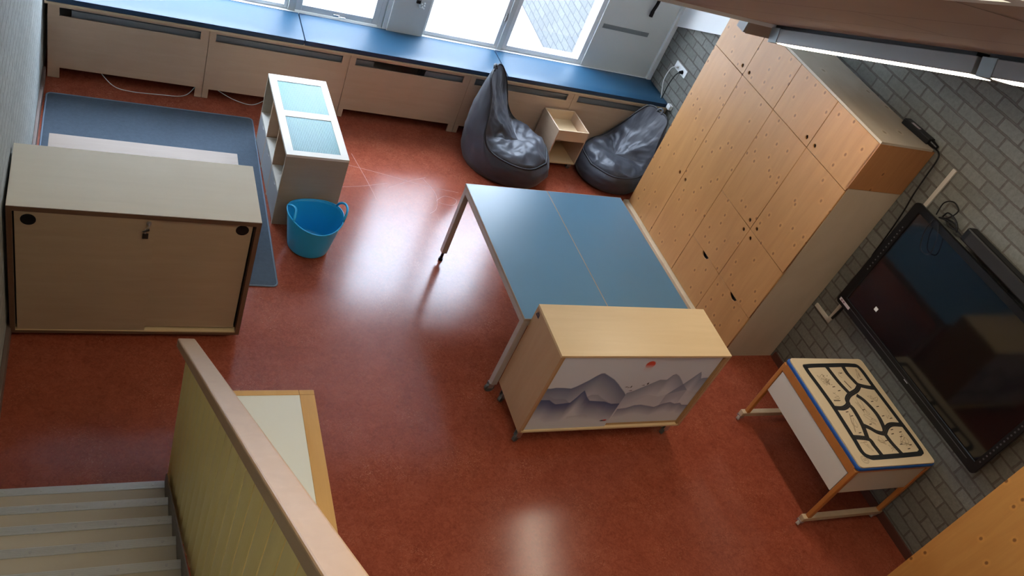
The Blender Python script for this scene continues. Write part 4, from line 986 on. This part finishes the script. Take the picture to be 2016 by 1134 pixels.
ya, yb = 0.0, -going*NS
m.hexa([(0.776,ya,0.0),(0.782,ya,0.0),(0.782,yb,z00-ya-yb*sl_-0.30),(0.776,yb,z00-yb*sl_-0.30)],[(0.776,ya,0.24),(0.782,ya,0.24),(0.782,yb,z00-yb*sl_+0.06),(0.776,yb,z00-yb*sl_+0.06)])
m.build('stringer', STRINGER, ST)
RL = thing('stair_railing', 'wooden handrail with yellow green upright slats along the staircase', 'railing', (0.78,-3.549,0))
sR = 0.8402; zr = lambda y: 0.9008+sR*(-y)      # y local (negative towards the camera)
m = MB(); y0, y1 = 0.0, -2.95; hh = 0.064
m.hexa([(0.0,y1,zr(y1)-hh),(0.082,y1,zr(y1)-hh),(0.082,y0,zr(y0)-hh),(0.0,y0,zr(y0)-hh)],[(0.0,y1,zr(y1)),(0.082,y1,zr(y1)),(0.082,y0,zr(y0)),(0.0,y0,zr(y0))])
m.build('handrail', RAILWOOD, RL, bevel=0.008, seg=3)
y = -0.20; sp = 0.106; k = 0
while y > -2.9:
    ya, yb = y, y-sp-0.002
    zb = max(0.06, 0.10+0.86*(-(ya)-0.26)); 
    zta, ztb = zr(ya)-hh+0.006, zr(yb)-hh+0.006
    m = MB(); th = 0.004; ng = 7; ya -= 0.005; yb += 0.005
    vs = []; fs = []
    for q in range(ng+1):          # shallow curved slat
        f = q/ng; yy = ya+(yb-ya)*f; xx = 0.026-0.009*math.sin(PI*f)**0.8
        zt_ = zr(yy)-hh+0.006
        vs += [(xx,yy,zb),(xx,yy,zt_),(xx+th,yy,zb),(xx+th,yy,zt_)]
    for q in range(ng):
        o_ = q*4; fs += [(o_,o_+4,o_+5,o_+1),(o_+2,o_+3,o_+7,o_+6),(o_,o_+2,o_+6,o_+4),(o_+1,o_+5,o_+7,o_+3)]
    fs += [(0,1,3,2),(ng*4,ng*4+2,ng*4+3,ng*4+1)]
    m.add(vs, fs)
    m.build('slat', SLAT, RL); y -= sp; k += 1
t = thing('low_table', 'low table with white inlay and beech frame behind the stair railing', 'table', (0.90,-4.60,0))
TZ = 0.60
m = MB(); m.box((0.0,0.0,TZ-0.022),(0.592,0.965,TZ)); 
m = MB(); m.box((0.512,0.0,TZ-0.025),(0.592,0.93,TZ+0.003)); m.build('side_rail', BEECH, t, bevel=0.002)
m = MB(); m.box((0.0,0.93,TZ-0.025),(0.51,0.963,TZ+0.003)); m.box((0.512,0.932,TZ-0.025),(0.592,0.963,TZ+0.003)); m.build('end_rail', BEECH, t, bevel=0.002)
m = MB(); m.box((0.0,0.0,TZ-0.025),(0.08,0.93,TZ+0.003)); m.build('side_rail', BEECH, t, bevel=0.002)
m = MB(); m.box((0.0,-0.035,TZ-0.025),(0.592,-0.001,TZ+0.003)); m.build('end_rail', BEECH, t, bevel=0.002)
m = MB(); m.box((0.08,0.0,TZ-0.02),(0.512,0.93,TZ)); m.build('tabletop', BRIGHTLAM, t)
for lx in (0.0,0.542):
    for ly in (-0.03,0.91):
        m = MB(); m.box((lx,ly,0),(lx+0.05,ly+0.05,TZ-0.025)); m.build('leg', ORANGEWOOD, t, bevel=0.004)
